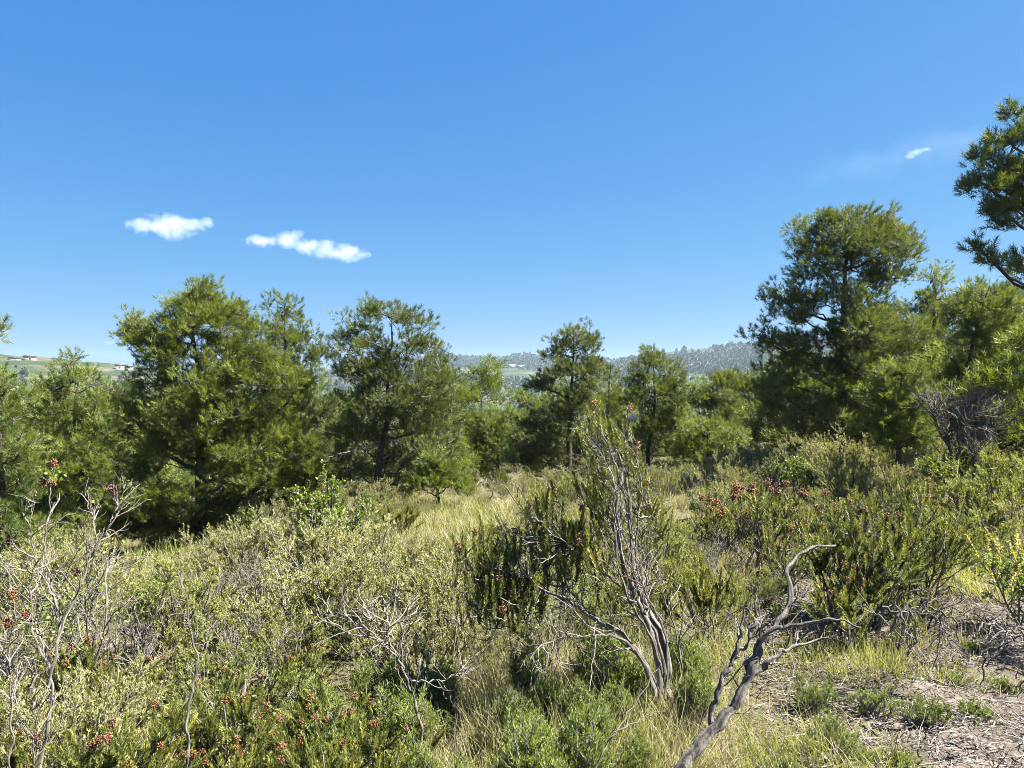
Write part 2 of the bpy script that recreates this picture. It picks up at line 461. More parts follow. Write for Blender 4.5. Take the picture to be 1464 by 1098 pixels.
G_L, G_R = 'pines of the grove', 'pines of the grove'
pine('tall broad pine with several peaks, its yellow-green side sunlit and its other side dark', G_L, 14.0, 285,
     [(286, 690), (284, 640), (284, 540), (280, 470), (276, 410)],
     [(276, 425, 32, 34), (262, 452, 38, 36), (300, 432, 24, 28), (335, 455, 26, 26), (232, 492, 38, 40), (186, 462, 26, 26), (205, 490, 26, 26, 0, .9), (312, 468, 48, 50), (345, 500, 48, 52), (372, 520, 40, 45, -.4), (395, 545, 45, 58), (425, 560, 28, 50, -.3), (300, 540, 62, 45, -.3), (330, 590, 60, 45, -.6),
      (225, 560, 60, 42), (190, 610, 58, 50, .3), (175, 680, 52, 55, .2), (160, 735, 46, 40, .2), (380, 600, 50, 45, -.3), (400, 620, 46, 40, -.5), (430, 640, 34, 34, -.3), (262, 705, 52, 28, -1.0, 1.5), (300, 655, 50, 24, -.2, .8), (285, 590, 55, 36, -.6, 1.2), (288, 468, 40, 30, -.4), (268, 505, 42, 30, -.4), (340, 545, 40, 30, -.6), (240, 630, 40, 26, -.3), (372, 660, 58, 34, -.8, 1.4), (205, 745, 50, 35), (300, 755, 60, 30, .2, 1.2), (425, 685, 42, 38, -.3, 1.3), (350, 712, 52, 32, -.2, 1.3), (400, 730, 44, 26, 0, 1.2), (250, 770, 50, 22, -.2)],
     'pine', 1.0, bare=6, trunk_r=.10)
pine('slim pine standing close behind the tall broad pine of several peaks', G_L, 17.5, 408,
     [(408, 620), (410, 540), (409, 470), (407, 430)],
     [(408, 445, 26, 24), (392, 480, 28, 34), (432, 478, 28, 36), (452, 510, 24, 30), (418, 530, 40, 36), (400, 580, 40, 40)], 'pine', .85, rc=.2, bare=2)
pine('wide round-topped pine with a forked dark trunk, beside the dry grass clearing', G_L, 14.0, 535,
     [(540, 690), (545, 650), (552, 600), (556, 540), (560, 480), (558, 445)],
     [(555, 456, 42, 26), (515, 478, 36, 36), (596, 482, 36, 38), (500, 515, 28, 35), (548, 520, 55, 45), (620, 525, 34, 42), (590, 565, 55, 45, -.3), (515, 575, 42, 45), (635, 580, 28, 40), (560, 615, 60, 34, .2), (625, 625, 40, 34, -.3), (495, 630, 30, 40, .3), (550, 655, 56, 30, .4, .9), (500, 665, 34, 30, .5), (600, 665, 34, 28, .5), (560, 690, 44, 22, .7)],
     'pine_blue', .9, bare=8)
pine('low dark pine in shade between the two broad pines', G_L, 17.0, 462,
     [(463, 640), (463, 580)], [(462, 580, 26, 24), (455, 620, 34, 34), (475, 655, 34, 34), (440, 660, 30, 30)], 'pine_blue', .9, bare=2)
pine('feathery young pine with thin spiky leaders, at the edge of the tall broad pine', G_L, 13.0, 112,
     [(112, 660), (112, 600), (111, 545), (112, 524)],
     [(110, 535, 34, 26), (75, 560, 40, 34), (140, 560, 34, 34), (60, 610, 48, 40), (120, 600, 50, 40), (95, 655, 65, 40, -.3), (140, 640, 40, 40), (60, 690, 50, 34), (125, 700, 45, 30), (90, 735, 60, 30, -.2), (45, 750, 44, 26, -.3), (135, 750, 40, 26)], 'pine_young', .85, rc=.2, bare=4)
pine('pale feathery pine cut by the picture edge', G_L, 11.5, 5,
     [(4, 650), (0, 580), (-4, 525)], [(-4, 548, 34, 26), (25, 580, 36, 32), (-30, 590, 40, 40), (20, 640, 45, 40), (-15, 690, 55, 40), (30, 690, 30, 30), (0, 735, 60, 34, -.3), (40, 750, 40, 26, -.2)], 'pine_young', .8, bare=2)
pine('tall pine outside the frame, only its tip of one bough showing', G_L, 9.5, -120,
     [(-118, 640), (-115, 520), (-110, 430), (-105, 380)], [(-105, 400, 50, 40), (-120, 470, 75, 50), (-58, 478, 34, 24), (-8, 470, 5, 9), (-100, 560, 80, 50)], 'pine', .8, bare=0)
pine('low bright rounded young pine beyond the dry grass clearing', G_L, 20.0, 712,
     [(712, 660), (712, 600)], [(715, 600, 36, 22), (690, 625, 30, 32), (735, 625, 24, 34), (712, 650, 42, 30), (680, 660, 28, 24)], 'pine_young', 1.0, rc=.2, bare=6)
pine('lopsided dark pine with a bough reaching out beside the gap to the hills', G_R, 16.5, 812,
     [(814, 650), (815, 600), (818, 550), (820, 500), (820, 468)],
     [(820, 484, 28, 22), (795, 500, 20, 22), (846, 496, 18, 22), (812, 528, 42, 32), (845, 535, 20, 30), (775, 550, 26, 20), (758, 545, 14, 14), (815, 575, 48, 32), (790, 610, 46, 32, .2), (760, 640, 34, 34, .6), (800, 650, 44, 28, .6, .9), (760, 665, 40, 20, .7), (840, 640, 26, 28, .5, .8)], 'pine_blue', .95, rc=.19, bare=5)
pine('thin pale pine squeezed between the lopsided dark pine and a pointed pine', G_R, 20.0, 868,
     [(868, 620), (870, 560), (873, 520)], [(873, 535, 15, 20), (862, 570, 22, 28), (880, 580, 22, 28), (866, 615, 26, 30)], 'pine', .8, rc=.2, bare=2)
pine('pointed pine with a bare slanting lower trunk, in the middle of the grove', G_R, 17.0, 925,
     [(928, 640), (935, 600), (936, 560), (934, 510)],
     [(936, 514, 22, 18), (918, 530, 22, 24), (955, 535, 24, 26), (905, 555, 18, 24), (936, 565, 40, 28), (968, 560, 18, 24), (930, 600, 42, 26), (965, 610, 26, 24), (905, 620, 30, 22, .2, .6), (940, 640, 44, 20, .4, .7), (900, 645, 26, 20, .5, .7)], 'pine', .85, rc=.19, bare=6)
pine('flat-topped old pine with several gnarled leaning trunks', G_R, 23.0, 1072,
     [(1066, 620), (1060, 590), (1050, 555), (1046, 535)],
     [(1030, 545, 22, 18), (1058, 540, 24, 18), (1085, 545, 24, 20), (1105, 555, 20, 24), (1015, 570, 18, 20), (1050, 575, 30, 20, 0, .7), (1090, 585, 28, 22), (1035, 560, 24, 20), (1110, 585, 24, 24), (1070, 555, 26, 20), (1020, 595, 24, 18, 0, .6)], 'pine', 1.1, rc=.22, bare=8, trunk_r=.13)
pine('tallest pine, domed and dark, with one long low bough stretching out', G_R, 14.0, 1203,
     [(1204, 600), (1206, 520), (1207, 430), (1206, 350), (1208, 302)],
     [(1210, 318, 52, 26, 0, 1.3), (1165, 335, 34, 28, 0, 1.2), (1255, 332, 38, 32, 0, 1.2), (1285, 360, 26, 36), (1220, 350, 60, 30, -.4, 1.2), (1150, 375, 28, 34), (1205, 375, 55, 40), (1260, 400, 45, 45), (1160, 425, 48, 38), (1112, 432, 26, 22), (1130, 445, 30, 24),
      (1085, 478, 26, 14), (1110, 492, 30, 18), (1140, 495, 40, 30), (1210, 470, 62, 45, -.3), (1265, 470, 45, 50), (1180, 530, 62, 38, -.3), (1240, 530, 55, 38, -.2), (1125, 535, 34, 30, .2), (1120, 580, 34, 26, .2), (1180, 580, 48, 28, .3), (1240, 590, 45, 28, .3), (1200, 612, 50, 22, .6, .8), (1150, 600, 40, 26, .3), (1250, 618, 45, 24, .3), (1100, 555, 26, 24, .2), (1205, 545, 40, 36, -.7), (1212, 490, 34, 34, -.6), (1185, 590, 50, 30, -.6), (1235, 600, 45, 30, -.5), (1200, 430, 30, 30, -.5)], 'pine_blue', .92, bare=6, trunk_r=.11)
pine('pine with a ragged pointed top just behind the tallest domed pine', G_R, 17.5, 1330,
     [(1330, 560), (1331, 480), (1333, 420), (1334, 385)], [(1334, 400, 18, 20), (1318, 435, 26, 30), (1352, 440, 26, 34), (1320, 480, 40, 36), (1350, 500, 36, 36), (1310, 530, 40, 36), (1350, 560, 44, 36), (1320, 580, 40, 34)], 'pine', .9, bare=3)
pine('broad pine with pale bare boughs, below the hanging boughs at the picture edge', G_R, 13.5, 1372,
     [(1370, 560), (1385, 510), (1405, 450), (1412, 410)], [(1412, 425, 34, 26), (1380, 440, 26, 28), (1448, 440, 34, 34), (1395, 480, 46, 34), (1450, 490, 45, 36), (1420, 525, 60, 30, .2), (1375, 530, 34, 30, .3), (1450, 560, 50, 34, .2), (1400, 575, 46, 26, .3), (1345, 560, 28, 30, .3)], 'pine', .9, bare=7)
pine('dense pine filling the gap behind the broad pine with pale bare boughs', G_R, 19.0, 1440,
     [(1440, 500), (1440, 420)], [(1440, 440, 50, 40), (1400, 480, 40, 40), (1480, 480, 50, 50), (1440, 530, 70, 45), (1370, 540, 40, 40), (1430, 590, 70, 40), (1350, 600, 40, 30)], 'pine_blue', .9, bare=3)
pine('tall near pine at the picture edge, its tufted boughs hanging against the sky', G_R, 9.0, 1590,
     [(1590, 560), (1588, 400), (1580, 240), (1560, 120)],
     [(1460, 172, 30, 22, 0, 1.4), (1436, 196, 24, 18, 0, 1.4), (1470, 240, 40, 34), (1430, 255, 36, 24, 0, 1.3), (1455, 300, 40, 26), (1405, 225, 18, 14, 0, 1.5), (1560, 140, 60, 45), (1480, 200, 40, 40), (1450, 215, 34, 32), (1410, 235, 24, 20), (1395, 262, 24, 14), (1440, 270, 40, 28), (1480, 290, 50, 40), (1440, 318, 34, 20), (1418, 300, 24, 16), (1400, 360, 18, 12), (1425, 375, 20, 10), (1455, 375, 26, 14), (1500, 380, 50, 40), (1570, 300, 70, 60), (1580, 420, 80, 60), (1560, 520, 80, 50)], 'pine_blue', .30, rc=.115, bare=0, trunk_r=.12, cluster_m=17)
pine('small bright bushy pine in front of the ragged pointed pine', G_R, 11.0, 1285,
     [(1285, 590), (1287, 545), (1288, 525)], [(1290, 535, 30, 22), (1268, 560, 26, 26), (1312, 562, 26, 26), (1288, 585, 42, 26), (1262, 612, 30, 26), (1310, 612, 32, 26), (1286, 628, 40, 22)], 'pine_young', 1.0, rc=.15, bare=2, name='young_pine_tree')
pine('low tuft of bright young pine in front of the round-topped pine', G_L, 12.5, 625,
     [(625, 690), (625, 665)], [(628, 668, 34, 22), (608, 690, 28, 22), (650, 690, 26, 22)], 'pine_young', 1.0, rc=.15, bare=1, name='young_pine_tree')
pine('light green spreading young pine below the flat-topped old pine', G_R, 16.5, 1010,
     [(1010, 640), (1008, 600)], [(1000, 610, 34, 22), (1040, 630, 34, 24), (980, 645, 34, 24), (1020, 655, 45, 22)], 'pine_young', 1.0, rc=.18, bare=2, name='young_pine_tree')

# generic pines further down the slope
protos = []
for i in range(4):
    w = 60 + 14 * rng.random()
    lob = [(0 + rng.normal() * 6, 20, 26, 22)]
    for j in range(9):
        q = (j + 1) / 9
        lob.append((rng.normal() * w * .42 * (.5 + q * .6), 25 + 125 * q, 34 + 10 * rng.random(), 26, rng.normal() * .5))
    lob = [(732 + a[0], a[1] + 400) + tuple(a[2:]) for a in lob]
    d0 = 18.0
    gz = HY - (float(ground_z(0, d0)) - CAMZ) * F / d0
    lob = [(a[0], a[1] + gz - 400 - 205) + tuple(a[2:]) for a in lob]
    p = pine('pine of the wood on the slope falling away behind the grove', 'pines on the slope beyond the grove', d0, 732,
             [(732, gz - 60), (734, gz - 130), (732, gz - 190)], lob, ['pine', 'pine_blue', 'pine_young', 'pine'][i], .85, rc=.26, far=True, bare=0)
    protos.append(p)
bushy = []
for i in range(2):
    d0 = 18.0; gz = HY - (float(ground_z(0, d0)) - CAMZ) * F / d0
    lob = [(732 + rng.normal() * 10, gz - 118, 26, 20), (732 + rng.normal() * 10, gz - 95, 38, 24)] + [(732 + rng.normal() * 34, gz - 20 - 55 * rng.random(), 38, 26, rng.normal() * .5) for _ in range(6)]
    bushy.append(pine('bushy young pine branched to the ground among the trunks of the grove', 'bushy young pines among the trunks', d0, 732, [(732, gz - 60), (734, gz - 110)], lob, ['pine_young', 'pine'][i], .9, rc=.24, far=True, bare=0, name='young_pine_tree'))
for i, (px, d, s_) in enumerate([(30, 16, 1.0), (140, 17, 1.1), (230, 18.5, 1.2), (345, 18, 1.1), (440, 19.5, 1.25), (500, 18.5, 1.1), (590, 19, 1.1), (650, 21, 1.1), (690, 23, 1.2), (755, 22, .9), (790, 24, 1.0), (850, 19.5, .8), (885, 22, .9), (968, 20, .7), (1000, 23, .8), (1050, 20, .6), (1130, 19, 1.0), (1165, 17, 1.1), (1250, 18, 1.2), (1300, 16, 1.0), (1345, 15, 1.0), (1395, 14, .9), (1450, 13, 1.0), (1490, 11.5, .9), (1420, 17, 1.3)]):
    o = bushy[i] if i < 2 else copy_tree(bushy[i % 2])
    o.location = on_ground(px, d); o.rotation_euler.z = rng.random() * 6.28; q = s_ * (1 + rng.normal() * .06); o.scale = (q, q, q * (.9 + .25 * rng.random()))
k = 0
spots = []
for d, pxs in ((23, (150, 330, 640, 1150, 1240, 1340, 1430)), (27, (40, 240, 430, 560, 780, 960, 1130, 1290, 1400, 1480)), (33, (-20, 120, 330, 500, 690, 850, 905, 1060, 1190, 1330, 1450)), (42, (20, 200, 390, 610, 660, 735, 800, 1000, 1090, 1260, 1390)), (55, (70, 280, 480, 640, 700, 770, 900, 960, 1040, 1180, 1320, 1440))):
    for px in pxs: spots.append((px + rng.normal() * 12, d * (1 + rng.normal() * .03)))
for i, (px, d) in enumerate(spots):
    o = protos[i] if i < 4 else copy_tree(protos[int(rng.integers(0, 4))])
    b = on_ground(px, d)
    o.location = b; o.rotation_euler.z = rng.random() * 6.28
    # crown tops stay under the far ridge line seen through the gaps
    lim = CAMZ + (HY - (612 if 640 < px < 1125 else 560)) / F * d + rng.normal() * .02 * d
    s_ = float(np.clip((lim - b[2]) / 3.6, .5, 2.1)); o.scale = (s_ * .95, s_ * .95, s_)

# ------------------------------------------------------------------ shrub templates (built at the origin, copied about)
def t_root(name, cat):
    return empty(name, (0, 0, 0), None, cat)

def flower_head(parent, p, r, mat, n=16):
    acc = Acc()
    off = ball(n, .5) * r; off[:, 2] *= 1.2
    n = n * 3; off = ball(n, .5) * r; off[:, 2] *= 1.3
    e = r * .15 * (.6 + .8 * rng.random(n))
    acc.inst(OCTA, np.asarray(p) + off, basis(unit(off) + rdir(n) * .6), np.stack([e, e, e * 1.9], -1), .45 + rng.normal(size=n) * .28)
    return acc.build('flower_head', M[mat], parent)

def heath_tpl(h, w, nst, spikes, heads, hmat, fol='heath', lean=(0, 0), hr=.013):
    r = t_root('heath_shrub', 'shrub')
    wood, leaf = Acc(), Acc()
    n = nst
    az = rng.random(n) * 6.28; sp = (.25 + .6 * rng.random(n)) * w / h
    S = grow(rng.normal(size=(n, 3)) * [.05, .05, 0], np.stack([np.cos(az) * sp + lean[0], np.sin(az) * sp + lean[1], np.ones(n)], -1), h * (.55 + .25 * rng.random(n)), 8, .12, .06)
    wood.tubes(S, np.linspace(.010, .004, 8)[None], 5)
    B = sprout(S, 7, .3, 1, .8, 1, 6, .16, .14, h * .46)
    wood.tubes(B, np.linspace(.0045, .002, 6)[None], 4)
    B = np.concatenate([B, S[:, -6:]])
    p, d, ix = along(B, spikes, .55, 1.0)
    d = unit(d + np.array([0, 0, .5]) + rng.normal(size=d.shape) * .40)
    Rm = basis(d); wh = rng.integers(0, 3, len(p)); tint = .40 + rng.normal(size=len(p)) * .13
    sc = .55 + .6 * rng.random(len(p)); tint += .22 * (rng.random(len(p)) < .15)
    for q in range(3):
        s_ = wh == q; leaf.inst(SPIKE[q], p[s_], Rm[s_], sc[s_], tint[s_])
    wood.build('stem', M['heathbark'], r, True); leaf.build('foliage', M[fol], r)
    if heads:
        tips = p + d * (.17 * sc)[:, None]
        for j in np.argsort(-(tips[:, 2] + rng.normal(size=len(tips)) * .14 * h))[:heads]: flower_head(r, tips[j], hr * (1 + .7 * rng.random()), hmat)
    return r

def fine_tpl(h, w, nst, mat, name='broom_shrub', leaf_len=.03, per=26, dome=True, wood_mat='twig', T=None):
    r = t_root(name, 'shrub')
    wood, leaf = Acc(), Acc()
    az = rng.random(nst) * 6.28; el = rng.random(nst) ** .7 * (1.15 if dome else .5)
    dr = np.stack([np.cos(az) * np.sin(el), np.sin(az) * np.sin(el), np.cos(el)], -1)
    S = grow(rng.normal(size=(nst, 3)) * [.06, .06, 0], dr, h * (.6 + .4 * rng.random(nst)), 7, .12, .07)
    S[:, :, :2] *= w / h
    wood.tubes(S, np.linspace(.007, .0025, 7)[None], 4)
    B = sprout(S, 7, .25, 1, .6, 1, 5, .14, .14, h * .40)
    wood.tubes(B, np.linspace(.003, .0014, 5)[None], 3)
    C = sprout(B, 3, .2, 1, .6, 1, 4, .12, .14, h * .24)
    wood.tubes(C, np.linspace(.002, .001, 4)[None], 3)
    tl = .42 + rng.normal(size=len(C)) * .12
    p, d, ix = along(C, per, .05, 1.0)
    d2 = unit(d * .9 + rdir(len(p)) * .75 + np.array([0, 0, .15]))
    leaf.inst(T or NLEAF, p, basis(d2), leaf_len * (.6 + .8 * rng.random(len(p))), tl[ix] + rng.normal(size=len(p)) * .1)
    wood.build('stem', M[wood_mat], r, True); leaf.build('foliage', M[mat], r)
    return r

def dead_tpl(h, w, nst, mat='twig', thick=1.0, leaves=0, heads=0, lean=(0, 0)):
    r = t_root('dead_shrub', 'shrub')
    wood = Acc()
    az = rng.random(nst) * 6.28; sp = (.2 + .7 * rng.random(nst)) * w / h
    S = grow(rng.normal(size=(nst, 3)) * [.05, .05, 0], np.stack([np.cos(az) * sp + lean[0], np.sin(az) * sp + lean[1], np.ones(nst)], -1), h * (.65 + .35 * rng.random(nst)), 10, .16, .05)
    wood.tubes(S, np.linspace(.0085, .0032, 10)[None] * thick, 6)
    B = sprout(S, 6, .3, 1, .75, 1, 7, .22, .10, h * .42)
    wood.tubes(B, np.linspace(.0042, .002, 7)[None] * thick, 5)
    C = sprout(B, 4, .25, 1, .8, 1, 6, .26, .10, h * .24)
    wood.tubes(C, np.linspace(.0024, .0012, 6)[None] * thick, 4)
    D = sprout(C, 2, .3, 1, .8, 1, 4, .25, .08, h * .12)
    wood.tubes(D, np.linspace(.0015, .0008, 4)[None] * thick, 3)
    wood.build('stem', M[mat], r, True)
    if leaves:
        leaf = Acc(); p, d, ix = along(D, leaves, .5, 1)
        keep = rng.random(len(p)) < .35; p, d = p[keep], d[keep]
        leaf.inst(LEAF, p, basis(unit(d + rdir(len(p)) * .8)), .016 + .012 * rng.random(len(p)), .5 + rng.normal(size=len(p)) * .2)
        leaf.build('foliage', M['herb'], r)
    if heads:
        tips = C[:, -1]
        for j in np.argsort(-tips[:, 2] + rng.normal(size=len(tips)) * .1)[:heads]: flower_head(r, tips[j], .02, 'red', 20)
    return r

def leafy_tpl(h, w, nst, mat, leaf=.035, name='mastic_shrub', wood='dark_twig', per=14, elmax=.9):
    r = t_root(name, 'shrub')
    wd, lf = Acc(), Acc()
    az = rng.random(nst) * 6.28; el = rng.random(nst) * elmax
    dr = np.stack([np.cos(az) * np.sin(el), np.sin(az) * np.sin(el), np.cos(el)], -1)
    S = grow(rng.normal(size=(nst, 3)) * [.05, .05, 0], dr, h * (.6 + .35 * rng.random(nst)), 8, .13, .08); S[:, :, :2] *= w / h
    wd.tubes(S, np.linspace(.009, .004, 8)[None] * min(1, h), 5)
    B = sprout(S, 7, .3, 1, .8, 1, 6, .16, .10, h * .42); wd.tubes(B, np.linspace(.005, .002, 6)[None], 4)
    C = sprout(B, 4, .2, 1, .8, 1, 4, .15, .10, h * .22); wd.tubes(C, np.linspace(.0025, .0015, 4)[None], 3)
    tl = .42 + rng.normal(size=len(C)) * .14
    p, d, ix = along(C, per, .15, 1.02)
    lf.inst(LEAF, p, basis(unit(d * .6 + rdir(len(p)) * .9 + np.array([0, 0, .2]))), leaf * (.65 + .6 * rng.random(len(p))), tl[ix] + rng.normal(size=len(p)) * .1)
    wd.build('stem', M[wood], r, True); lf.build('foliage', M[mat], r)
    return r

def yellow_tpl(h, nst):
    r = leafy_tpl(h, h * .8, nst, 'herb', .022, 'yellow_flowered_shrub', 'twig', 8, .7)
    pts = []
    st = grow(rng.normal(size=(9, 3)) * [.15, .15, 0] + [0, 0, h * .55], np.stack([rng.normal(size=9) * .7 - .35, rng.normal(size=9) * .6, np.ones(9) * .8], -1), np.full(9, h * .6), 9, .1, .03)
    for q in range(9):
        a = Acc(); a.tubes(st[q:q + 1], np.linspace(.004, .0015, 9)[None], 4); sk = a.build('flower_stalk', M['herb'], r)
        fl = Acc(); p, d, ix = along(st[q:q + 1], 60, .3, 1.0)
        fl.inst(LEAF, p, basis(unit(rdir(len(p)) + [0, 0, .3])), .012 + .008 * rng.random(len(p)), .5 + rng.normal(size=len(p)) * .25)
        fl.build('flower_spray', M['yellow'], sk)
    return r

TPL = {
    'heath_red': [heath_tpl(.62, .55, 9, 2, 8, 'red'), heath_tpl(.75, .6, 10, 2, 9, 'red'), heath_tpl(.55, .6, 9, 2, 9, 'brown')],
    'heath_green': [heath_tpl(.85, .6, 11, 3, 6, 'brown'), heath_tpl(.95, .75, 12, 3, 5, 'brown'), heath_tpl(.7, .6, 10, 3, 0, 'brown')],
    'heath_cap': [heath_tpl(.7, .6, 9, 1, 10, 'red', hr=.022), heath_tpl(.75, .65, 10, 1, 13, 'red', hr=.022), heath_tpl(.7, .7, 10, 1, 11, 'brown', hr=.018)],
    'broom': [fine_tpl(.7, .75, 26, 'broom', leaf_len=.021, per=36), fine_tpl(.85, .85, 28, 'broom', leaf_len=.023, per=36), fine_tpl(.6, .8, 24, 'broom', leaf_len=.018, per=38)],
    'broom_green': [fine_tpl(.75, .7, 26, 'broom_green', 'rosemary_shrub', .022, 36), fine_tpl(.6, .7, 24, 'broom_green', 'rosemary_shrub', .019, 38)],
    'dead': [dead_tpl(.85, .6, 9), dead_tpl(.7, .7, 11), dead_tpl(1.0, .5, 8, leaves=5), dead_tpl(.6, .7, 12, 'dead')],
    'mastic': [leafy_tpl(.9, .7, 9, 'mastic', .024, per=16), leafy_tpl(.7, .75, 10, 'mastic', .03)],
    'herb': [fine_tpl(.30, .30, 30, 'herb', 'green_herb', .016, 16, wood_mat='twig', T=THIN), fine_tpl(.24, .26, 26, 'herb', 'green_herb', .018, 16, T=THIN), fine_tpl(.42, .26, 26, 'herb', 'green_herb', .020, 16, dome=False, T=THIN)],
}
USED = {k: [False] * len(v) for k, v in TPL.items()}
PLACED = []   # (x, y, kind, size, object, px, py, d)
DESC = {
    'heath_red': ('heath bush', 'heath bush with rusty flower heads'),
    'heath_green': ('heath bush', 'dark green upright heath bush'),
    'broom': ('broom bush', 'pale olive fine-leaved bush'),
    'broom_green': ('rosemary bush', 'green fine-leaved rosemary bush'),
    'dead': ('dead shrub', 'bare grey dead shrub'),
    'mastic': ('mastic bush', 'bright green round-leaved bush'),
    'herb': ('herb', 'low feathery green herb'),
}
def put(kind, px, d, size=1.0, label=None, group=None, var=None, tilt=.0, rz=None, sink=.03):
    v = TPL[kind]; i = int(rng.integers(0, len(v))) if var is None else var
    src = v[i]
    if not USED[kind][i]: o = src; USED[kind][i] = True
    else: o = copy_tree(src)
    b = on_ground(px, d); b[2] -= sink
    o.location = b
    o.rotation_euler = (rng.normal() * .07, rng.normal() * .07 + tilt, rng.random() * 6.28 if rz is None else rz)
    s_ = size * (1 + rng.normal() * .05); o.scale = (s_, s_, s_ * (.92 + .16 * rng.random()))
    if label: tag(o, label, 'shrub' if kind != 'herb' else 'plant', group)
    PLACED.append([b[0], b[1], kind, s_, o, px, HY - (b[2] - CAMZ) * F / d, d, bool(label)])
    return o
#HERO
# ------------------------------------------------------------------ hero plants traced limb by limb
def limb(path, d0, d1, r0, r1, k=22, jit=.004):
    if r0 < .0135: r0, r1 = r0 * .62, r1 * .6
    n = len(path)
    pts = [at(px, py, d0 + (d1 - d0) * i / (n - 1)) for i, (px, py) in enumerate(path)]
    return smooth_path(pts, k, jit), np.linspace(r0, r1, k)

def ridged(acc, P, rad, sides):
    """weathered limb: strands of grain that run along the wood and twist slowly"""
    k = len(P) * 2; P = smooth_path(P, k); rad = np.interp(np.linspace(0, 1, k), np.linspace(0, 1, len(rad)), rad)
    tg = unit(np.gradient(P, axis=0)); ref = np.array([.3, .9, .2]); u = unit(np.cross(tg, ref)); w = np.cross(tg, u)
    an = np.arange(sides) * 2 * math.pi / sides
    ph = rng.random(5) * 6.28; L = np.concatenate([[0], np.cumsum(np.linalg.norm(np.diff(P, axis=0), axis=1))])[:, None]
    A = an[None] + L * 2.2 + .35 * np.sin(L * 9 + ph[3])
    g = .5 * np.sin(A * 2 + ph[0]) + .35 * np.sin(A * 5 + ph[1] + L * 6) + .3 * np.sin(A * 3 - L * 11 + ph[2]) + .25 * rng.normal(size=(k, sides)) * .6
    r = rad[:, None] * (1 + .15 * g)
    V = P[:, None] + (u[:, None] * np.cos(an)[None, :, None] + w[:, None] * np.sin(an)[None, :, None]) * r[..., None]
    idx = np.arange(k * sides).reshape(k, sides)
    a = idx[:-1]; b = np.roll(a, -1, 1); c = idx[1:]; d = np.roll(c, -1, 1)
    f = np.concatenate([np.stack([a, b, d], -1).reshape(-1, 3), np.stack([a, d, c], -1).reshape(-1, 3)])
    acc.add(V.reshape(-1, 3), f, np.clip(.42 + .38 * g, 0, 1).reshape(-1))

def limb_part(name, mat, root, org, lims, twig=0, twig_len=.25, sides=8, tw2=3):
    """one limb is one mesh: its wood plus the small twigs growing from it"""
    for P, rad in lims:
        a = Acc(); rr = rad * (1 + .18 * np.sin(np.arange(len(rad)) * 1.9 + rng.random() * 6))
        ridged(a, P, rr, sides * 2)
        if twig:
            B = sprout(P[None], twig, .25, 1, .85, 1, 7, .2, .06, twig_len)
            a.tubes(B, np.linspace(.0034, .0014, 7)[None], 4)
            if tw2: a.tubes(sprout(B, tw2, .3, 1, .8, 1, 5, .22, .06, twig_len * .5), np.linspace(.0018, .0009, 5)[None], 3)
        a.build(name, M[mat], root, True, org)

# the forked bleached dead branch leaning out of the litter
b = at(962, 1135, 2.75); gz = float(ground_z(b[0], b[1])); 
org = np.array([b[0], b[1], gz])
root = empty('dead_branch', org, 'thick forked dead branch of bleached grey wood leaning up out of the brown litter', 'branch')
L = [limb([(945, 1160), (977, 1098), (1000, 1069), (1033, 1032), (1058, 998), (1079, 948), (1092, 923), (1112, 890), (1127, 865), (1131, 836), (1124, 818), (1134, 804), (1152, 790), (1176, 781), (1196, 781)], 2.72, 3.15, .024, .0045, 40, .003),
     limb([(1018, 1048), (1021, 1012), (1037, 965), (1050, 940), (1062, 900), (1063, 872)], 2.84, 2.95, .0135, .004),
     limb([(1046, 945), (1067, 923), (1081, 886), (1080, 860), (1082, 840)], 2.93, 3.05, .012, .005),
     limb([(1062, 990), (1091, 913), (1132, 897), (1160, 892), (1181, 886), (1205, 888), (1231, 899)], 2.90, 2.78, .0136, .0032),
     limb([(1050, 1008), (1077, 967), (1113, 936), (1145, 922), (1181, 913)], 2.87, 2.98, .0136, .0032),
     limb([(1083, 965), (1108, 945), (1137, 920), (1160, 905)], 2.92, 3.05, .010, .003),
     limb([(1080, 886), (1092, 905), (1100, 925)], 3.0, 2.98, .008, .006),
     limb([(1112, 890), (1130, 868), (1150, 850), (1160, 846)], 3.02, 3.12, .007, .003)]
limb_part('limb', 'dead', root, org, L, 6, .17, 10, 2)

# leaning heath with the twisted stems
D = 3.75
org = on_ground(950, D)
root = empty('leaning_heath', org, 'tall leaning heath with twisted shaggy stems and dark green shoots on one side', 'shrub')
stems = [limb([(958, 1000), (956, 973), (954, 940), (946, 907), (933, 886), (921, 861), (910, 836), (904, 798), (902, 765), (900, 723), (894, 682), (884, 650), (862, 618)], 3.75, 4.0, .019, .005, 34),
         limb([(945, 1000), (942, 965), (936, 920), (922, 880), (910, 850), (890, 800), (884, 750), (880, 700), (868, 660), (845, 625)], 3.72, 3.85, .0136, .004, 30),
         limb([(935, 995), (929, 965), (904, 923), (887, 907), (858, 890), (829, 871), (804, 855), (771, 840), (745, 815)], 3.7, 3.75, .016, .004, 28),
         limb([(905, 930), (887, 913), (854, 909), (812, 913), (790, 918), (770, 926), (758, 945)], 3.65, 3.4, .010, .004, 24),
         limb([(925, 870), (912, 857), (875, 828), (842, 803), (808, 778), (775, 752), (750, 736), (725, 700)], 3.8, 4.0, .012, .004, 28),
         limb([(950, 985), (938, 930), (928, 880), (925, 830), (918, 780), (925, 730), (930, 690)], 3.85, 4.1, .011, .003, 26),
         limb([(962, 998), (975, 960), (965, 900), (948, 850), (940, 800)], 3.8, 4.05, .009, .003, 22)]
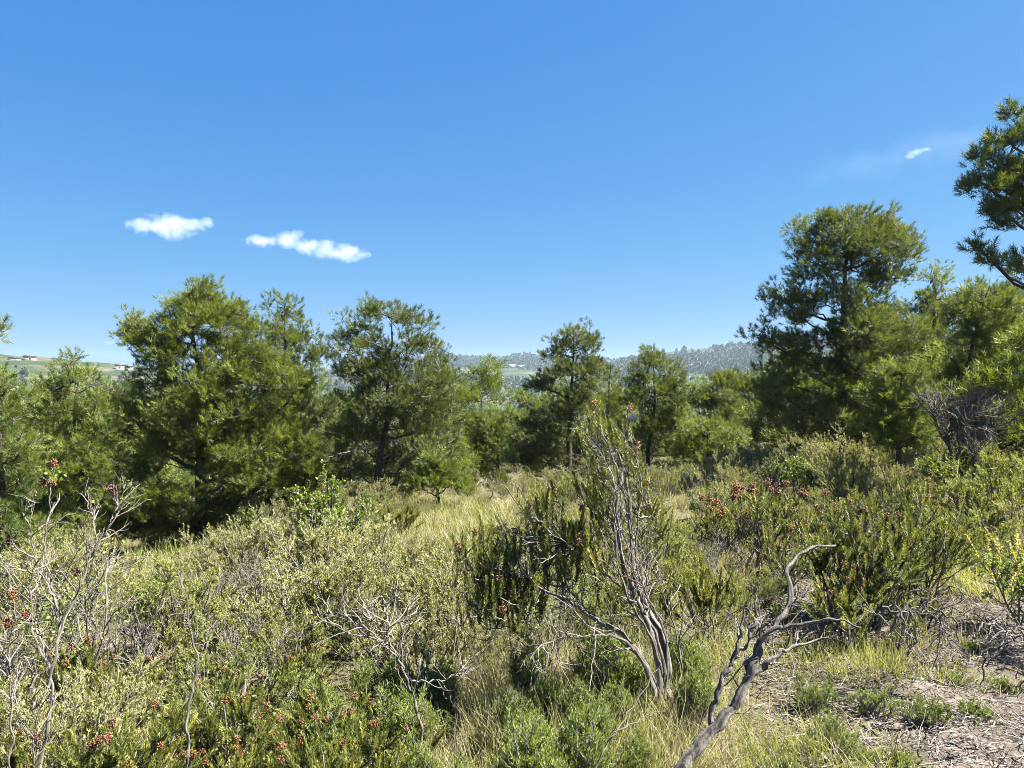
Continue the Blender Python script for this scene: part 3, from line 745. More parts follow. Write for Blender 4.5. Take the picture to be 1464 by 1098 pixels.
for q_ in (0, 0, 1, 1, 2, 4, 5):
    P_, r_ = stems[q_]; off_ = rng.normal(size=3) * np.array([.05, .06, .02]); g_ = np.linspace(0, 1, len(P_))[:, None]
    stems.append((P_ + off_ * (.25 + g_ * 1.6) + .02 * np.sin(g_ * 9 + rng.random() * 6), r_ * (.35 + .2 * rng.random())))
limb_part('stem', 'heathbark', root, org, stems, 16, .34, 9, 3)
allst = np.concatenate([s_[0][8:] for s_ in stems])
leaf, wood = Acc(), Acc(); pool = allst
for (px, py, rx, ry, d, n, tilt) in [(705, 815, 62, 62, 4.0, 90, -.05), (790, 800, 50, 60, 4.0, 70, -.1), (745, 860, 60, 50, 3.9, 70, 0), (690, 870, 40, 40, 3.9, 30, 0), (860, 730, 44, 50, 4.0, 64, -.15), (910, 710, 30, 46, 4.1, 34, -.05), (848, 640, 26, 42, 3.95, 34, -.15), (890, 645, 18, 36, 4.0, 16, 0), (840, 810, 44, 46, 3.9, 40, -.1), (775, 735, 34, 30, 4.0, 26, -.1), (935, 770, 28, 64, 4.1, 26, .1), (880, 880, 30, 40, 3.8, 12, -.1)]:
    p = at(px, py, d) + ball(n, .5) * np.array([rx * d / F, .28, ry * d / F])
    dr = unit(np.array([tilt, 0, 1.0]) + rng.normal(size=(n, 3)) * .22)
    wh = rng.integers(0, 3, n); Rm = basis(dr); sc = .6 + .35 * rng.random(n); ti = .45 + rng.normal(size=n) * .15
    for q in range(3):
        s_ = wh == q; leaf.inst(SPIKE[q], p[s_], Rm[s_], sc[s_], ti[s_])
    for i in np.argsort(((p[:, None] - allst[None]) ** 2).sum(-1).min(1)):
        s0 = pool[(((p[i] - pool) ** 2).sum(-1) + 1.5 * np.maximum(0, pool[:, 2] - p[i, 2] + .06) ** 2).argmin()]
        m2 = s0 * .5 + p[i] * .5; m2[2] -= .03
        bz = bez(s0[None], m2[None], p[i][None], 6); bz[:, 1:-1] += rng.normal(size=(1, 4, 3)) * .006
        wood.tubes(bz, np.linspace(.0038, .002, 6)[None], 4); pool = np.concatenate([pool, bz[0, 2:]])
    wood.tubes(np.stack([p, p + dr * .13 * sc[:, None]], 1), np.array([[.002, .0012]]), 3)
    for j in range(max(1, n // 14)): flower_head(root, p[j] + dr[j] * .2 * sc[j] - org, .020, 'brown')
leaf.build('foliage', M['heath'], root, False, org); wood.build('stem', M['heathbark'], root, True, org)  # this last stem mesh holds only the thin twigs joining shoots to stems

# pale bare branching shrub at the corner
org = on_ground(52, 2.95)
root = empty('bare_shrub', org, 'tall bare pale shrub with forked twigs and a few red tips against the dark pine', 'shrub')
st = [limb([(50, 1150), (54, 1094), (69, 1015), (65, 949), (50, 898), (25, 845), (8, 820)], 2.95, 3.1, .013, .003),
      limb([(67, 985), (80, 930), (82, 880), (70, 830), (62, 780), (70, 730), (72, 690), (78, 668)], 3.0, 3.2, .009, .002, 26),
      limb([(65, 950), (45, 900), (40, 850), (50, 800), (42, 760), (48, 720)], 3.0, 3.0, .007, .002),
      limb([(78, 920), (100, 870), (120, 820), (138, 770), (128, 730), (124, 700)], 3.0, 3.3, .008, .002),
      limb([(125, 800), (148, 765), (160, 740), (172, 720), (178, 695)], 3.2, 3.3, .005, .002),
      limb([(40, 1140), (48, 1060), (40, 1000), (46, 960)], 2.9, 2.85, .006, .002),
      limb([(10, 1120), (14, 1000), (10, 930), (22, 880), (16, 850)], 2.8, 2.8, .007, .002)]
limb_part('stem', 'twig', root, org, st, 14, .22, 7, 3)
for (px, py, d) in [(76, 663, 3.2), (60, 690, 3.2), (74, 690, 3.2), (160, 700, 3.3), (16, 850, 2.8), (10, 890, 2.8), (36, 880, 3.0), (108, 818, 3.2)]: flower_head(root, at(px, py, d) - org, .017, 'red', 22)
leaf = Acc()
for (px, py, d, n) in [(80, 680, 3.2, 40), (178, 695, 3.3, 24), (172, 715, 3.3, 12), (135, 720, 3.3, 10), (60, 700, 3.2, 14)]:
    leaf.inst(LEAF, at(px, py, d) + ball(n, .5) * .035, basis(rdir(n, .4)), .012 + .014 * rng.random(n), .6 + rng.normal(size=n) * .2)
leaf.build('foliage', M['herb'], root, False, org)

# lone bleached stalk
org = on_ground(265, 2.9)
root = empty('dead_stalk', org, 'single bleached dead stalk, wavy and upright, among the red-flowered heath', 'branch')
limb_part('stalk', 'dead', root, org, [limb([(264, 1150), (265, 1094), (266, 1011), (275, 990), (281, 940), (271, 907), (265, 857), (252, 823)], 2.9, 3.0, .013, .003, 30), limb([(270, 900), (262, 880), (255, 862)], 2.95, 2.95, .006, .003), limb([(281, 945), (292, 915), (300, 890)], 2.97, 3.05, .005, .002)], 4, .10, 9, 1)

# sprawling pale branch with fanned twigs
org = on_ground(603, 3.15)
root = empty('dead_shrub', org, 'sprawling dead shrub with a fan of pale pinkish twigs pointing sideways', 'shrub')
st = [limb([(604, 1075), (600, 1040), (592, 999), (579, 969), (565, 936), (546, 919), (504, 907), (475, 894), (442, 878)], 3.15, 3.1, .011, .003, 28),
      limb([(588, 974), (610, 976), (633, 974), (650, 966), (667, 957)], 3.13, 3.2, .007, .003),
      limb([(565, 936), (545, 900), (525, 880), (505, 872)], 3.1, 3.2, .006, .002), limb([(552, 922), (555, 890), (548, 862)], 3.1, 3.2, .005, .002), limb([(575, 960), (570, 920), (580, 880), (592, 865)], 3.1, 3.25, .006, .002),
      limb([(546, 919), (520, 898), (490, 884), (462, 872)], 3.1, 3.15, .005, .002)]
limb_part('stem', 'twig', root, org, st, 12, .22, 7, 2)

# heaps of curved bleached dead wood by the bare ground
def heap(cx, cy, d, k, label, arcs):
    org = on_ground(cx, d); base = HY - (org[2] - CAMZ) * F / d
    root = empty('deadwood_heap', org, label, 'dead wood', 'heaps of bleached dead wood')
    st = []
    for arc in arcs:
        dd = d + rng.normal() * .15
        st.append(limb([(cx + (x - 1310) * k, cy + (y - 890) * k) for x, y in arc], dd, dd + rng.normal() * .12, .0095, .004, 14, .006))
    limb_part('dead_twig', 'dead', root, org, st, 4, .2, 7, 2)
ARCS = [((1275, 905), (1300, 862), (1352, 858)), ((1285, 930), (1310, 868), (1365, 905)), ((1270, 880), (1310, 845), (1370, 872)), ((1300, 940), (1312, 890), (1290, 868)), ((1280, 860), (1300, 905), (1310, 945)), ((1330, 868), (1368, 890), (1372, 930)), ((1340, 850), (1362, 838), (1380, 852)), ((1262, 868), (1290, 878), (1330, 872)), ((1290, 850), (1280, 890), (1296, 930)), ((1320, 862), (1345, 900), (1340, 940)), ((1272, 895), (1240, 870), (1220, 866)), ((1345, 880), (1352, 905), (1366, 920))]
heap(1310, 890, 4.15, 1.0, 'heap of curved bleached dead twigs arching over a dark hollow on the bare ground', ARCS)
heap(1462, 938, 3.55, .9, 'small heap of curved bleached roots at the picture edge on the bare slope', [tuple((2620 - x, y) for x, y in a_) for a_ in ARCS[:8]])

# small bare dark tree on the bank
org = on_ground(1408, 8.8)
root = empty('bare_tree', org, 'small bare dark tree with a curved forked trunk and a haze of fine grey twigs', 'tree')
zb = HY - (org[2] - CAMZ) * F / 8.8
st = [limb([(1409, zb + 6), (1404, 700), (1393, 692), (1380, 679), (1366, 662), (1358, 640), (1352, 613), (1350, 585)], 8.8, 8.7, .042, .010),
      limb([(1410, zb + 4), (1413, 692), (1407, 670), (1393, 649), (1385, 629), (1382, 600), (1388, 570)], 8.8, 9.0, .040, .010),
      limb([(1366, 662), (1372, 640), (1370, 615), (1376, 590)], 8.75, 8.6, .020, .006), limb([(1393, 649), (1410, 625), (1425, 600), (1432, 580)], 8.9, 9.1, .016, .005), limb([(1380, 679), (1392, 662), (1396, 650)], 8.8, 8.8, .015, .01),
      limb([(1358, 640), (1345, 620), (1335, 590)], 8.7, 8.6, .014, .005)]
for P, rad in st:
    a = Acc(); a.tubes(P[None], rad[None], 8, [.3])
    B = sprout(P[None], 10, .35, 1, .7, 1, 7, .18, .08, .75); a.tubes(B, np.linspace(.008, .003, 7)[None], 4)
    C = sprout(B, 5, .25, 1, .7, 1, 6, .2, .06, .42); a.tubes(C, np.linspace(.0042, .0020, 6)[None], 3)
    a.tubes(sprout(C, 2, .25, 1, .7, 1, 4, .2, .05, .22), np.linspace(.0028, .0015, 4)[None], 3)
    a.build('limb', M['dark_twig'], root, True, org)

# thin dark forked twig poking up at the bottom edge
org = on_ground(850, 2.75)
root = empty('fallen_twig', org, 'thin dark forked twig slanting up out of the straw grass', 'branch')
limb_part('twig', 'dark_twig', root, org, [limb([(840, 1130), (868, 1068), (886, 1040), (905, 1010), (930, 975), (945, 950)], 2.7, 2.95, .007, .002, 22), limb([(880, 1050), (920, 1028), (950, 1018)], 2.75, 2.9, .005, .0015, 14)], 0, .1, 6, 0)
# fallen log beside the old pine
org = on_ground(1092, 22.5)
root = Acc(); P, rad = limb([(1070, 612), (1085, 622), (1105, 630), (1125, 634)], 22.6, 22.4, .16, .09, 16, .01); P[:, 2] = np.maximum(P[:, 2], ground_z(P[:, 0], P[:, 1]) + .1)
root.tubes(P[None], rad[None], 9, [.1]); tag(root.build('fallen_log', M['bark'], None, True), 'dark low log lying beside the flat-topped old pine', 'log')
#FILL
# ------------------------------------------------------------------ shrubs placed by eye
put('heath_green', 1245, 5.4, 1.05, 'bushy heath with yellow-tipped upright shoots above a dark twisted base', var=1)
put('heath_green', 1205, 5.7, 1.0, 'slender upright heath with golden tips, rising over grey twigs', var=0)
put('heath_green', 1310, 5.6, .95, 'open heath with upright green shoots beside the bare bank', var=1)
put('heath_cap', 1020, 7.8, 1.15, 'heath bush crowned with bright rust-red flower heads below the light green young pine', var=0)
put('heath_cap', 1078, 7.3, 1.15, 'heath bush with a dense rust-red flower cap above the forked dead branch', var=1)
put('heath_cap', 1125, 6.9, 1.0, 'greyish heath bush with scattered brown flower heads behind the forked dead branch', var=2)
o = put('mastic', 480, 8.0, 1.35, 'tall open bright green bush with dark stems before the low shaded pine', var=0)
put('heath_cap', 1050, 8.3, 1.05, 'heath bush with loose rust-red heads between two rust-topped bushes', var=1)
put('heath_cap', 1170, 7.4, 1.0, 'brown-headed heath bush before the vivid green bush', var=2)
put('mastic', 1145, 11.5, 1.0, 'rounded vivid green broad-leaved bush before the tallest domed pine', var=1)
put('mastic', 1105, 12.5, .7, 'small vivid green bush beside the fallen log', var=0)
put('broom', 350, 8.2, 1.1, 'large rounded olive bush in front of the dark gap under the broad pine', var=1)
put('broom', 420, 8.0, 1.0, 'wide olive bush with grey stems beside the tall open bright green bush', var=0)
put('broom', 95, 7.0, 1.2, 'big rounded golden-olive bush behind the bare pale shrub', var=1)
put('broom_green', 1420, 7.2, 1.2, 'soft light green bush on the bank below the small bare dark tree', var=0)
put('broom_green', 1360, 6.6, 1.0, 'soft light green bush beside the open heath on the bank', var=1)
YT = yellow_tpl(.62, 8); yb = on_ground(1462, 5.0); YT.location = yb; tag(YT, 'shrub with sprays of yellow flowers at the edge of the bank', 'shrub')
Y2 = copy_tree(YT); Y2.location = on_ground(1480, 4.6); Y2.rotation_euler.z = 2.2; tag(Y2, 'yellow-flowered shrub half cut off by the picture edge', 'shrub')
for (px, d, s_, lab) in [(1360, 4.3, .9, 'fresh green herb cushion between the heap of bleached twigs and the bare slope'), (1290, 3.3, .8, 'small spreading herb on the brown litter below the wide feathery herb'), (1120, 3.3, .9, 'leaning herb between the limbs of the forked dead branch'), (1440, 4.2, .8, 'grey-green herb at the foot of the yellow-flowered shrub'), (1335, 3.75, 1.0, 'green herb cushion casting a shadow on the bare litter'), (1400, 3.8, .9, 'green herb cushion nearest the twigs at the picture edge on the bare slope'), (1388, 4.7, .7, 'small pale green herb alone on the grey bare slope'), (1245, 3.9, 1.15, 'wide feathery green herb below the heap of bleached twigs'), (1190, 3.5, 1.1, 'trailing bright green herb by the limbs of the forked dead branch'), (1165, 3.9, 1.1, 'tall feathery green herb behind the forked dead branch'), (1068, 2.95, .8, 'low green herb at the foot of the forked dead branch'), (1240, 3.35, .7, 'small trailing herb with yellowish shoots on the litter')]:
    put('herb', px, d, s_ * .58, lab, var=0 if s_ > .95 else 1)

# ------------------------------------------------------------------ filling scrub
def weights(px, d):
    if px > 1040 and d < 5.0: return None
    if px > 1330 and d < 6 and px < 1750: return None
    if 570 < px < 760 and 8.3 < d < 13.5: return {'broom': .7} if rng.random() < .3 else None
    if d < 5.5:
        if px < 620: return {'heath_red': 3.2, 'dead': 3.4, 'heath_green': .3, 'broom_green': 3.2, 'broom': 2}
        if px < 1040: return {'heath_green': .4, 'broom_green': 2.4, 'dead': 1.4, 'heath_red': 1.4, 'broom': 1} if d > 3.4 else {'heath_red': .5, 'dead': .6, 'broom_green': .8}
        return {'heath_red': 1, 'dead': 2}
    if d < 9.5:
        if px < 600: return {'broom': 4, 'broom_green': 2.4, 'heath_red': 1.2, 'dead': .6, 'mastic': .4}
        if px < 1000: return {'heath_green': .4, 'broom': 2.4, 'broom_green': 3, 'heath_red': .5}
        return {'heath_red': 2.2, 'dead': 2.2, 'broom': 3, 'heath_green': .3, 'broom_green': 2.4}
    if px < 560: return {'broom': 3, 'broom_green': 2, 'mastic': .6}
    return {'broom': 2.2, 'broom_green': 3, 'mastic': .5, 'heath_green': .4}
for px, d, kd, z_ in [(20, 2.75, 'heath_red', .8), (110, 2.7, 'heath_red', .7), (165, 2.95, 'heath_red', .85), (225, 2.75, 'heath_red', .7), (300, 2.8, 'broom_green', .6), (360, 2.9, 'heath_red', .7), (440, 2.95, 'heath_red', .75), (500, 2.8, 'heath_red', .65), (545, 3.3, 'heath_red', .8), (95, 3.4, 'broom', .8), (-40, 3.1, 'heath_red', .9), (480, 3.5, 'heath_red', .8), (330, 3.5, 'heath_red', .8)]: put(kd, px, d, z_)
hp = []
while len(hp) < 34:
    d = 2.55 + 1.7 * rng.random(); px = 430 + 560 * rng.random(); x = (px - CX) / F * d
    if all((x - a) ** 2 + (d - b) ** 2 > .20 ** 2 for a, b in hp) and abs(px - 950) > 30: hp.append((x, d)); put('herb', px, d, .6 + .4 * rng.random(), None, var=2)
tries = 0
cnt = 0
while cnt < 450 and tries < 9000:
    tries += 1
    d = 2.7 + 17 * rng.random() ** 1.35
    px = -260 + 2160 * rng.random()
    w = weights(px, d)
    if not w: continue
    ks = list(w); pr = np.array([w[q] for q in ks]); kind = ks[int(rng.choice(len(ks), p=pr / pr.sum()))]
    x = (px - CX) / F * d
    gap = {'herb': .25}.get(kind, .33 if d < 5.5 else .42 if d < 9 else .5)
    if any((x - q[0]) ** 2 + (d - q[1]) ** 2 < gap ** 2 for q in PLACED): continue
    s_ = .55 + .6 * rng.random() ** 1.2
    if d > 7: s_ *= .8 if px < 620 else 1.0
    if 130 < px < 340 and d > 9.5: continue
    if 570 < px < 760 and 8.3 < d < 13.5: s_ *= .75
    if 960 < px < 1180 and 4.8 < d < 8.2: s_ *= .68
    if px < 130 and d > 6.5: s_ *= 1.45
    if 620 < px < 1040 and d < 5: s_ *= .75
    if 600 < px < 1000 and d > 8: s_ *= .75
    put(kind, px, d, s_)
    cnt += 1

# labels of the filling scrub: by the nearest landmark, then by height among its like
LAND = [(70, 2.95, 'the bare pale shrub'), (268, 2.9, 'the lone bleached stalk'), (560, 3.15, 'the fan of pale twigs'), (930, 3.75, 'the leaning heath'), (1090, 3.0, 'the forked dead branch'), (1310, 4.15, 'the heap of bleached twigs'), (1245, 5.4, 'the golden-tipped heath'), (480, 8.0, 'the tall open green bush'), (350, 8.2, 'the large rounded olive bush'), (95, 7.0, 'the golden-olive bush'), (1408, 8.8, 'the small bare dark tree'), (1145, 11.5, 'the vivid green bush'), (1020, 7.6, 'the rust-red topped heath'), (640, 11, 'the dry grass clearing'), (812, 16.5, 'the lopsided dark pine'), (925, 17, 'the pointed pine'), (285, 14, 'the tall broad pine'), (535, 14, 'the round-topped pine'), (1203, 14, 'the tallest domed pine'), (5, 11.5, 'the pale feathery pine'), (112, 13, 'the feathery young pine'), (745, 4.0, 'the dark heath shoots')]
from collections import defaultdict
buck = defaultdict(list)
for q in PLACED:
    if q[8]: continue
    x, y, kind, s_, o, px, py, d, _ = q
    best = min(LAND, key=lambda l: ((l[0] - px) / F * d) ** 2 + (1.0 * (l[1] - d)) ** 2)
    dx = (px - best[0]) / F * d; dd = d - best[1]
    rel = ('behind' if dd > 0 else 'in front of') if abs(dd) > .7 * abs(dx) else ('to the right of' if dx > 0 else 'to the left of')
    buck[(kind, rel, best[2])].append(q)
for (kind, rel, ref), qs in buck.items():
    qs.sort(key=lambda q: -q[3]); n = len(qs)
    names = {1: [''], 2: ['taller ', 'shorter '], 3: ['tallest ', 'middle-sized ', 'shortest ']}.get(n, ['tallest '] + ['medium '] * (n - 2) + ['shortest '])
    for q, a in zip(qs, names):
        tag(q[4], f"{a}{DESC[kind][1]} {rel} {ref}", 'plant' if kind == 'herb' else 'shrub', f"{DESC[kind][0]} {rel} {ref}" if n > 1 else None)
for kind, vs in TPL.items():
    for i, o in enumerate(vs):
        if not USED[kind][i]:
            for c in list(o.children): bpy.data.objects.remove(c)
            bpy.data.objects.remove(o)

# ------------------------------------------------------------------ grass and litter
def grass(name, mat, patches, label):
    acc = Acc()
    for (px0, px1, d0, d1, n, per, h0, h1, wdt, cl) in patches:
        d = np.sqrt(d0 ** 2 + (d1 ** 2 - d0 ** 2) * rng.random(n)); px = px0 + (px1 - px0) * rng.random(n)
        x = (px - CX) / F * d
        # patchy growth
        keep = (np.sin(x * 2.1 + 1.3 * np.sin(d * 1.7)) + np.sin(d * 2.6 + x) + rng.normal(size=n) * .8) > cl
        x, d = x[keep], d[keep]; m = len(x)
        ix = np.repeat(np.arange(m), per); q = len(ix)
        gx = x[ix] + rng.normal(size=q) * .05; gy = d[ix] + rng.normal(size=q) * .05
        pos = np.stack([gx, gy, ground_z(gx, gy) - .01], -1)
        lean = rng.normal(size=(q, 3)) * [.32, .32, 0] + [0, 0, 1]
        lean[:, 0] += .25 * np.sin(x[ix] * 3); hh = (h0 + (h1 - h0) * rng.random(m))[ix] * (.5 + .7 * rng.random(q))
        ti = (.45 + rng.normal(size=m) * .18)[ix] + rng.normal(size=q) * .13
        acc.inst(BLADE, pos, basis(unit(lean)), np.stack([np.full(q, wdt), hh * .8, hh], -1), ti)
    o = acc.build(name, M[mat]); tag(o, label, 'grass', None, 'stuff')
grass('dry_grass', 'straw', [(500, 1050, 2.5, 4.6, 900, 14, .12, .32, .0030, -.1), (-120, 1000, 2.5, 6, 1200, 12, .12, .34, .0030, -.2), (540, 780, 8.5, 13.5, 600, 14, .12, .28, .006, -1.2), (300, 1100, 6, 16, 1800, 12, .15, .35, .006, .1), (1000, 1560, 5, 12, 700, 12, .15, .3, .005, .3), (1040, 2100, 2.6, 5, 260, 12, .1, .25, .0035, .6), (1500, 2200, 5, 12, 500, 12, .15, .3, .005, .0)], 'dry straw-coloured grass in tufts between the shrubs')
grass('green_grass', 'grass', [(480, 960, 2.45, 4.2, 900, 13, .10, .30, .0036, -.1), (1250, 1420, 3.2, 5.5, 110, 12, .08, .2, .004, .3), (960, 1290, 2.9, 5.2, 560, 13, .1, .26, .004, .2), (-60, 560, 2.5, 5, 900, 12, .1, .3, .0034, -.3), (560, 1060, 4, 8, 900, 12, .12, .3, .004, -.3), (540, 780, 8.5, 13.5, 700, 14, .12, .30, .006, -1.5), (100, 1150, 5, 16, 2600, 13, .14, .34, .006, .0), (1250, 1560, 5.5, 11, 900, 13, .15, .35, .006, -.6)], 'fresh green grass and fine herbs between the shrubs')

acc = Acc()
n = 80000
d = np.sqrt(2.3 ** 2 + (7 ** 2 - 2.3 ** 2) * rng.random(n)); px = -100 + 2300 * rng.random(n)
keep = ((px > 900) | (rng.random(n) < .35)) & (np.sin(px * .021 + 2 * np.sin(d * 2.2)) + np.sin(d * 4.1 + px * .013) + rng.normal(size=n) * .9 > -1.3); d, px = d[keep], px[keep]; n = len(d)
x = (px - CX) / F * d; pos = np.stack([x, d, ground_z(x, d) + .006 + .02 * rng.random(n)], -1)
flat = rng.normal(size=(n, 3)) * [1, 1, .16]
ti = np.clip(.55 + .25 * np.sin(x * 2.3) * np.sin(d * 3.1) + rng.normal(size=n) * .25, 0, 1)
half = n // 3
acc.inst(NLEAF, pos[:half], basis(flat[:half]), .015 + .035 * rng.random(half), ti[:half])
L = .03 + .17 * rng.random(n - half) ** 2.6
P = grow(pos[half:], flat[half:], L, 4, .25, 0); P[:, :, 2] = np.maximum(P[:, :, 2], ground_z(P[:, :, 0], P[:, :, 1]) + .004)
acc.tubes(P, np.linspace(.0026, .0011, 4)[None] * (.35 + rng.random((n - half, 1))), 4, ti[half:])
tag(acc.build('litter', M['litter']), 'dry litter of grey twigs and brown leaves over the soil', 'litter', None, 'stuff')

# ------------------------------------------------------------------ far woods, houses, wall
def far_clump(n, leafsize):
    p = ball(n, .45); p[:, 2] *= .9
    d = unit(p + rdir(n) * .6); Rm = basis(d)
    q = np.array([[-.5, 0, 0], [.5, 0, 0], [0, 0, 1.]]) * leafsize
    V = (np.einsum('nij,vj->nvi', Rm, q) + p[:, None]).reshape(-1, 3)
    return V, np.arange(n * 3).reshape(n, 3), np.repeat(.2 * p[:, 2], 3)
FC = [far_clump(70, .75) for _ in range(3)]
M['far'] = leaf_mat('far_tree_leaf', (.014, .025, .010), (.028, .043, .016), (.052, .068, .027), .12)
def far_wood(name, label, regions):
    acc = Acc()
    for (t0, t1, r0, r1, n, s0, s1, thr) in regions:
        ta = t0 + (t1 - t0) * rng.random(n); r = np.sqrt(r0 ** 2 + (r1 ** 2 - r0 ** 2) * rng.random(n))
        y = r / np.sqrt(1 + ta * ta); x = ta * y
        keep = np.sin(x / 47 + 2 * np.sin(y / 90)) + np.sin(y / 61 + 1.5 * np.sin(x / 70)) + rng.normal(size=n) * .6 > thr
        x, y = x[keep], y[keep]; m = len(x); s_ = s0 + (s1 - s0) * rng.random(m) ** 1.6
        pos = np.stack([x, y, ground_z(x, y) + s_ * .55], -1)
        wh = rng.integers(0, 3, m)
        for q in range(3):
            e = wh == q
            acc.inst(FC[q], pos[e], basis(np.tile([[0, 0, 1.]], (e.sum(), 1))), np.stack([s_[e] * .6, s_[e] * .6, s_[e] * (.7 + .4 * rng.random(e.sum()))], -1), .45 + rng.normal(size=e.sum()) * .2)
    tag(acc.build(name, M['far']), label, 'woods', None, 'stuff')
far_wood('hillside_woods', 'dark trees and scrub dotted over the far hillsides', [(-.35, 1.0, 500, 1500, 5200, 2.0, 4.5, .1), (-.35, .6, 500, 1500, 9000, .9, 2.0, -.8), (-.2, .2, 1180, 1520, 4000, 1.6, 4.2, -.8), (.1, .9, 780, 1165, 7000, 1.8, 4.2, -.9), (-1.1, -.3, 300, 660, 1700, .7, 3, .0), (-1, 1, 150, 420, 900, 2, 4.5, -.2)])

def flat_mat(name, c, v=.12):
    m, nt, out = nodes(name)
    n = noise(nt, 1.3, 5, .6)
    p = nt.nodes.new('ShaderNodeBsdfPrincipled'); p.inputs['Roughness'].default_value = .85
    nt.links.new(ramp(nt, [(.3, tuple(q * (1 - v) for q in c)), (.7, tuple(min(1, q * (1 + v)) for q in c))], n), p.inputs['Base Color'])
    nt.links.new(p.outputs[0], out.inputs['Surface']); return m
M['white'] = flat_mat('white_plaster', (.36, .355, .34)); M['ochre'] = flat_mat('pink_plaster', (.17, .125, .095)); M['tile'] = flat_mat('clay_tile', (.075, .050, .040)); M['glass'] = flat_mat('dark_window', (.05, .06, .07)); M['stone'] = flat_mat('pale_stone', (.34, .30, .24))
BOXF = np.array([[0, 2, 1], [0, 3, 2], [4, 5, 6], [4, 6, 7], [0, 1, 5], [0, 5, 4], [1, 2, 6], [1, 6, 5], [2, 3, 7], [2, 7, 6], [3, 0, 4], [3, 4, 7]])
def box(acc, x0, x1, y0, y1, z0, z1):
    acc.add([[x0, y0, z0], [x1, y0, z0], [x1, y1, z0], [x0, y1, z0], [x0, y0, z1], [x1, y0, z1], [x1, y1, z1], [x0, y1, z1]], BOXF)
def gable(acc, x0, x1, y0, y1, z0, h, ov=.4):
    x0 -= ov; x1 += ov; y0 -= ov; y1 += ov; ym = (y0 + y1) / 2
    v = [[x0, y0, z0], [x1, y0, z0], [x1, y1, z0], [x0, y1, z0], [x0, ym, z0 + h], [x1, ym, z0 + h]]
    acc.add(v, [[0, 1, 5], [0, 5, 4], [2, 3, 4], [2, 4, 5], [0, 4, 3], [1, 2, 5], [0, 2, 1], [0, 3, 2]])
def house(label, px, r, blocks, wall, roofed):
    ta = (px - CX) / F; y = r / math.sqrt(1 + ta * ta); x = ta * y
    b = np.array([x, y, float(ground_z(x, y))])
    root = empty('house', b, label, 'house', 'houses on the far hills', math.atan2(-x, y))
    for (x0, w, dep, h, rf) in blocks:
        a = Acc(); box(a, x0, x0 + w, 0, dep, -3, h); a.build('wall', M[wall], root)
        a = Acc()
        if rf: gable(a, x0, x0 + w, 0, dep, h + .003, rf)
        else: box(a, x0 - .3, x0 + w + .3, -.3, dep + .3, h + .003, h + .35)
        a.build('roof', M['tile' if rf else wall], root)
        for i in range(max(1, int(w / 4))):
            wx = x0 + (i + .5) * w / max(1, int(w / 4)); a = Acc(); box(a, wx - .6, wx + .6, -.08, .02, .9, 2.3); a.build('window', M['glass'], root)
house('pink house with a tiled gable roof and long low wing on the near ridge', 33, 618, [(-8, 7, 6, 2.0, .8), (.5, 7.5, 7, 2.9, 1.3)], 'ochre', True)
house('small pale house half hidden behind the tall broad pine on the near ridge', 176, 610, [(-5, 6, 6, 3.2, 1.2), (1.6, 5, 5, 2.4, .9)], 'white', True)
house('long low white villa high on the middle hill', 733, 1190, [(-8, 13, 8, 4.2, 0), (5.6, 17, 7, 2.6, 0)], 'white', False)
house('small white house beside a darker roof on the wooded hill', 976, 860, [(-4, 8, 6, 3.6, 0)], 'white', False)
house('white house with a grey wing behind the pointed pine', 988, 850, [(-3, 5, 6, 4.2, 1.2), (2.6, 5, 5, 2.6, 1)], 'white', True)
house('pale house in the valley glimpsed between two pines', 466, 420, [(-5, 6, 6, 3.4, 1.4), (1.6, 4, 5, 2.8, 1.0)], 'white', True)

a = Acc(); tas = np.linspace(-.74, -.42, 40); rr = 330 + 6 * np.sin(tas * 30); y = rr / np.sqrt(1 + tas ** 2); x = tas * y; z = ground_z(x, y)
for i in range(39):
    v = []
    for j in (i, i + 1):
        n_ = np.array([x[j], y[j]]) / rr[j]
        for s_, h in ((-.3, -1), (.3, -1), (.3, 1.0), (-.3, 1.0)): v.append([x[j] + n_[0] * s_, y[j] + n_[1] * s_, z[j] + h])
    a.add(v, [[0, 4, 7], [0, 7, 3], [3, 7, 6], [3, 6, 2], [1, 2, 6], [1, 6, 5]])
tag(a.build('terrace_wall', M['stone']), 'long pale stone terrace wall crossing the slope behind the pines', 'wall')

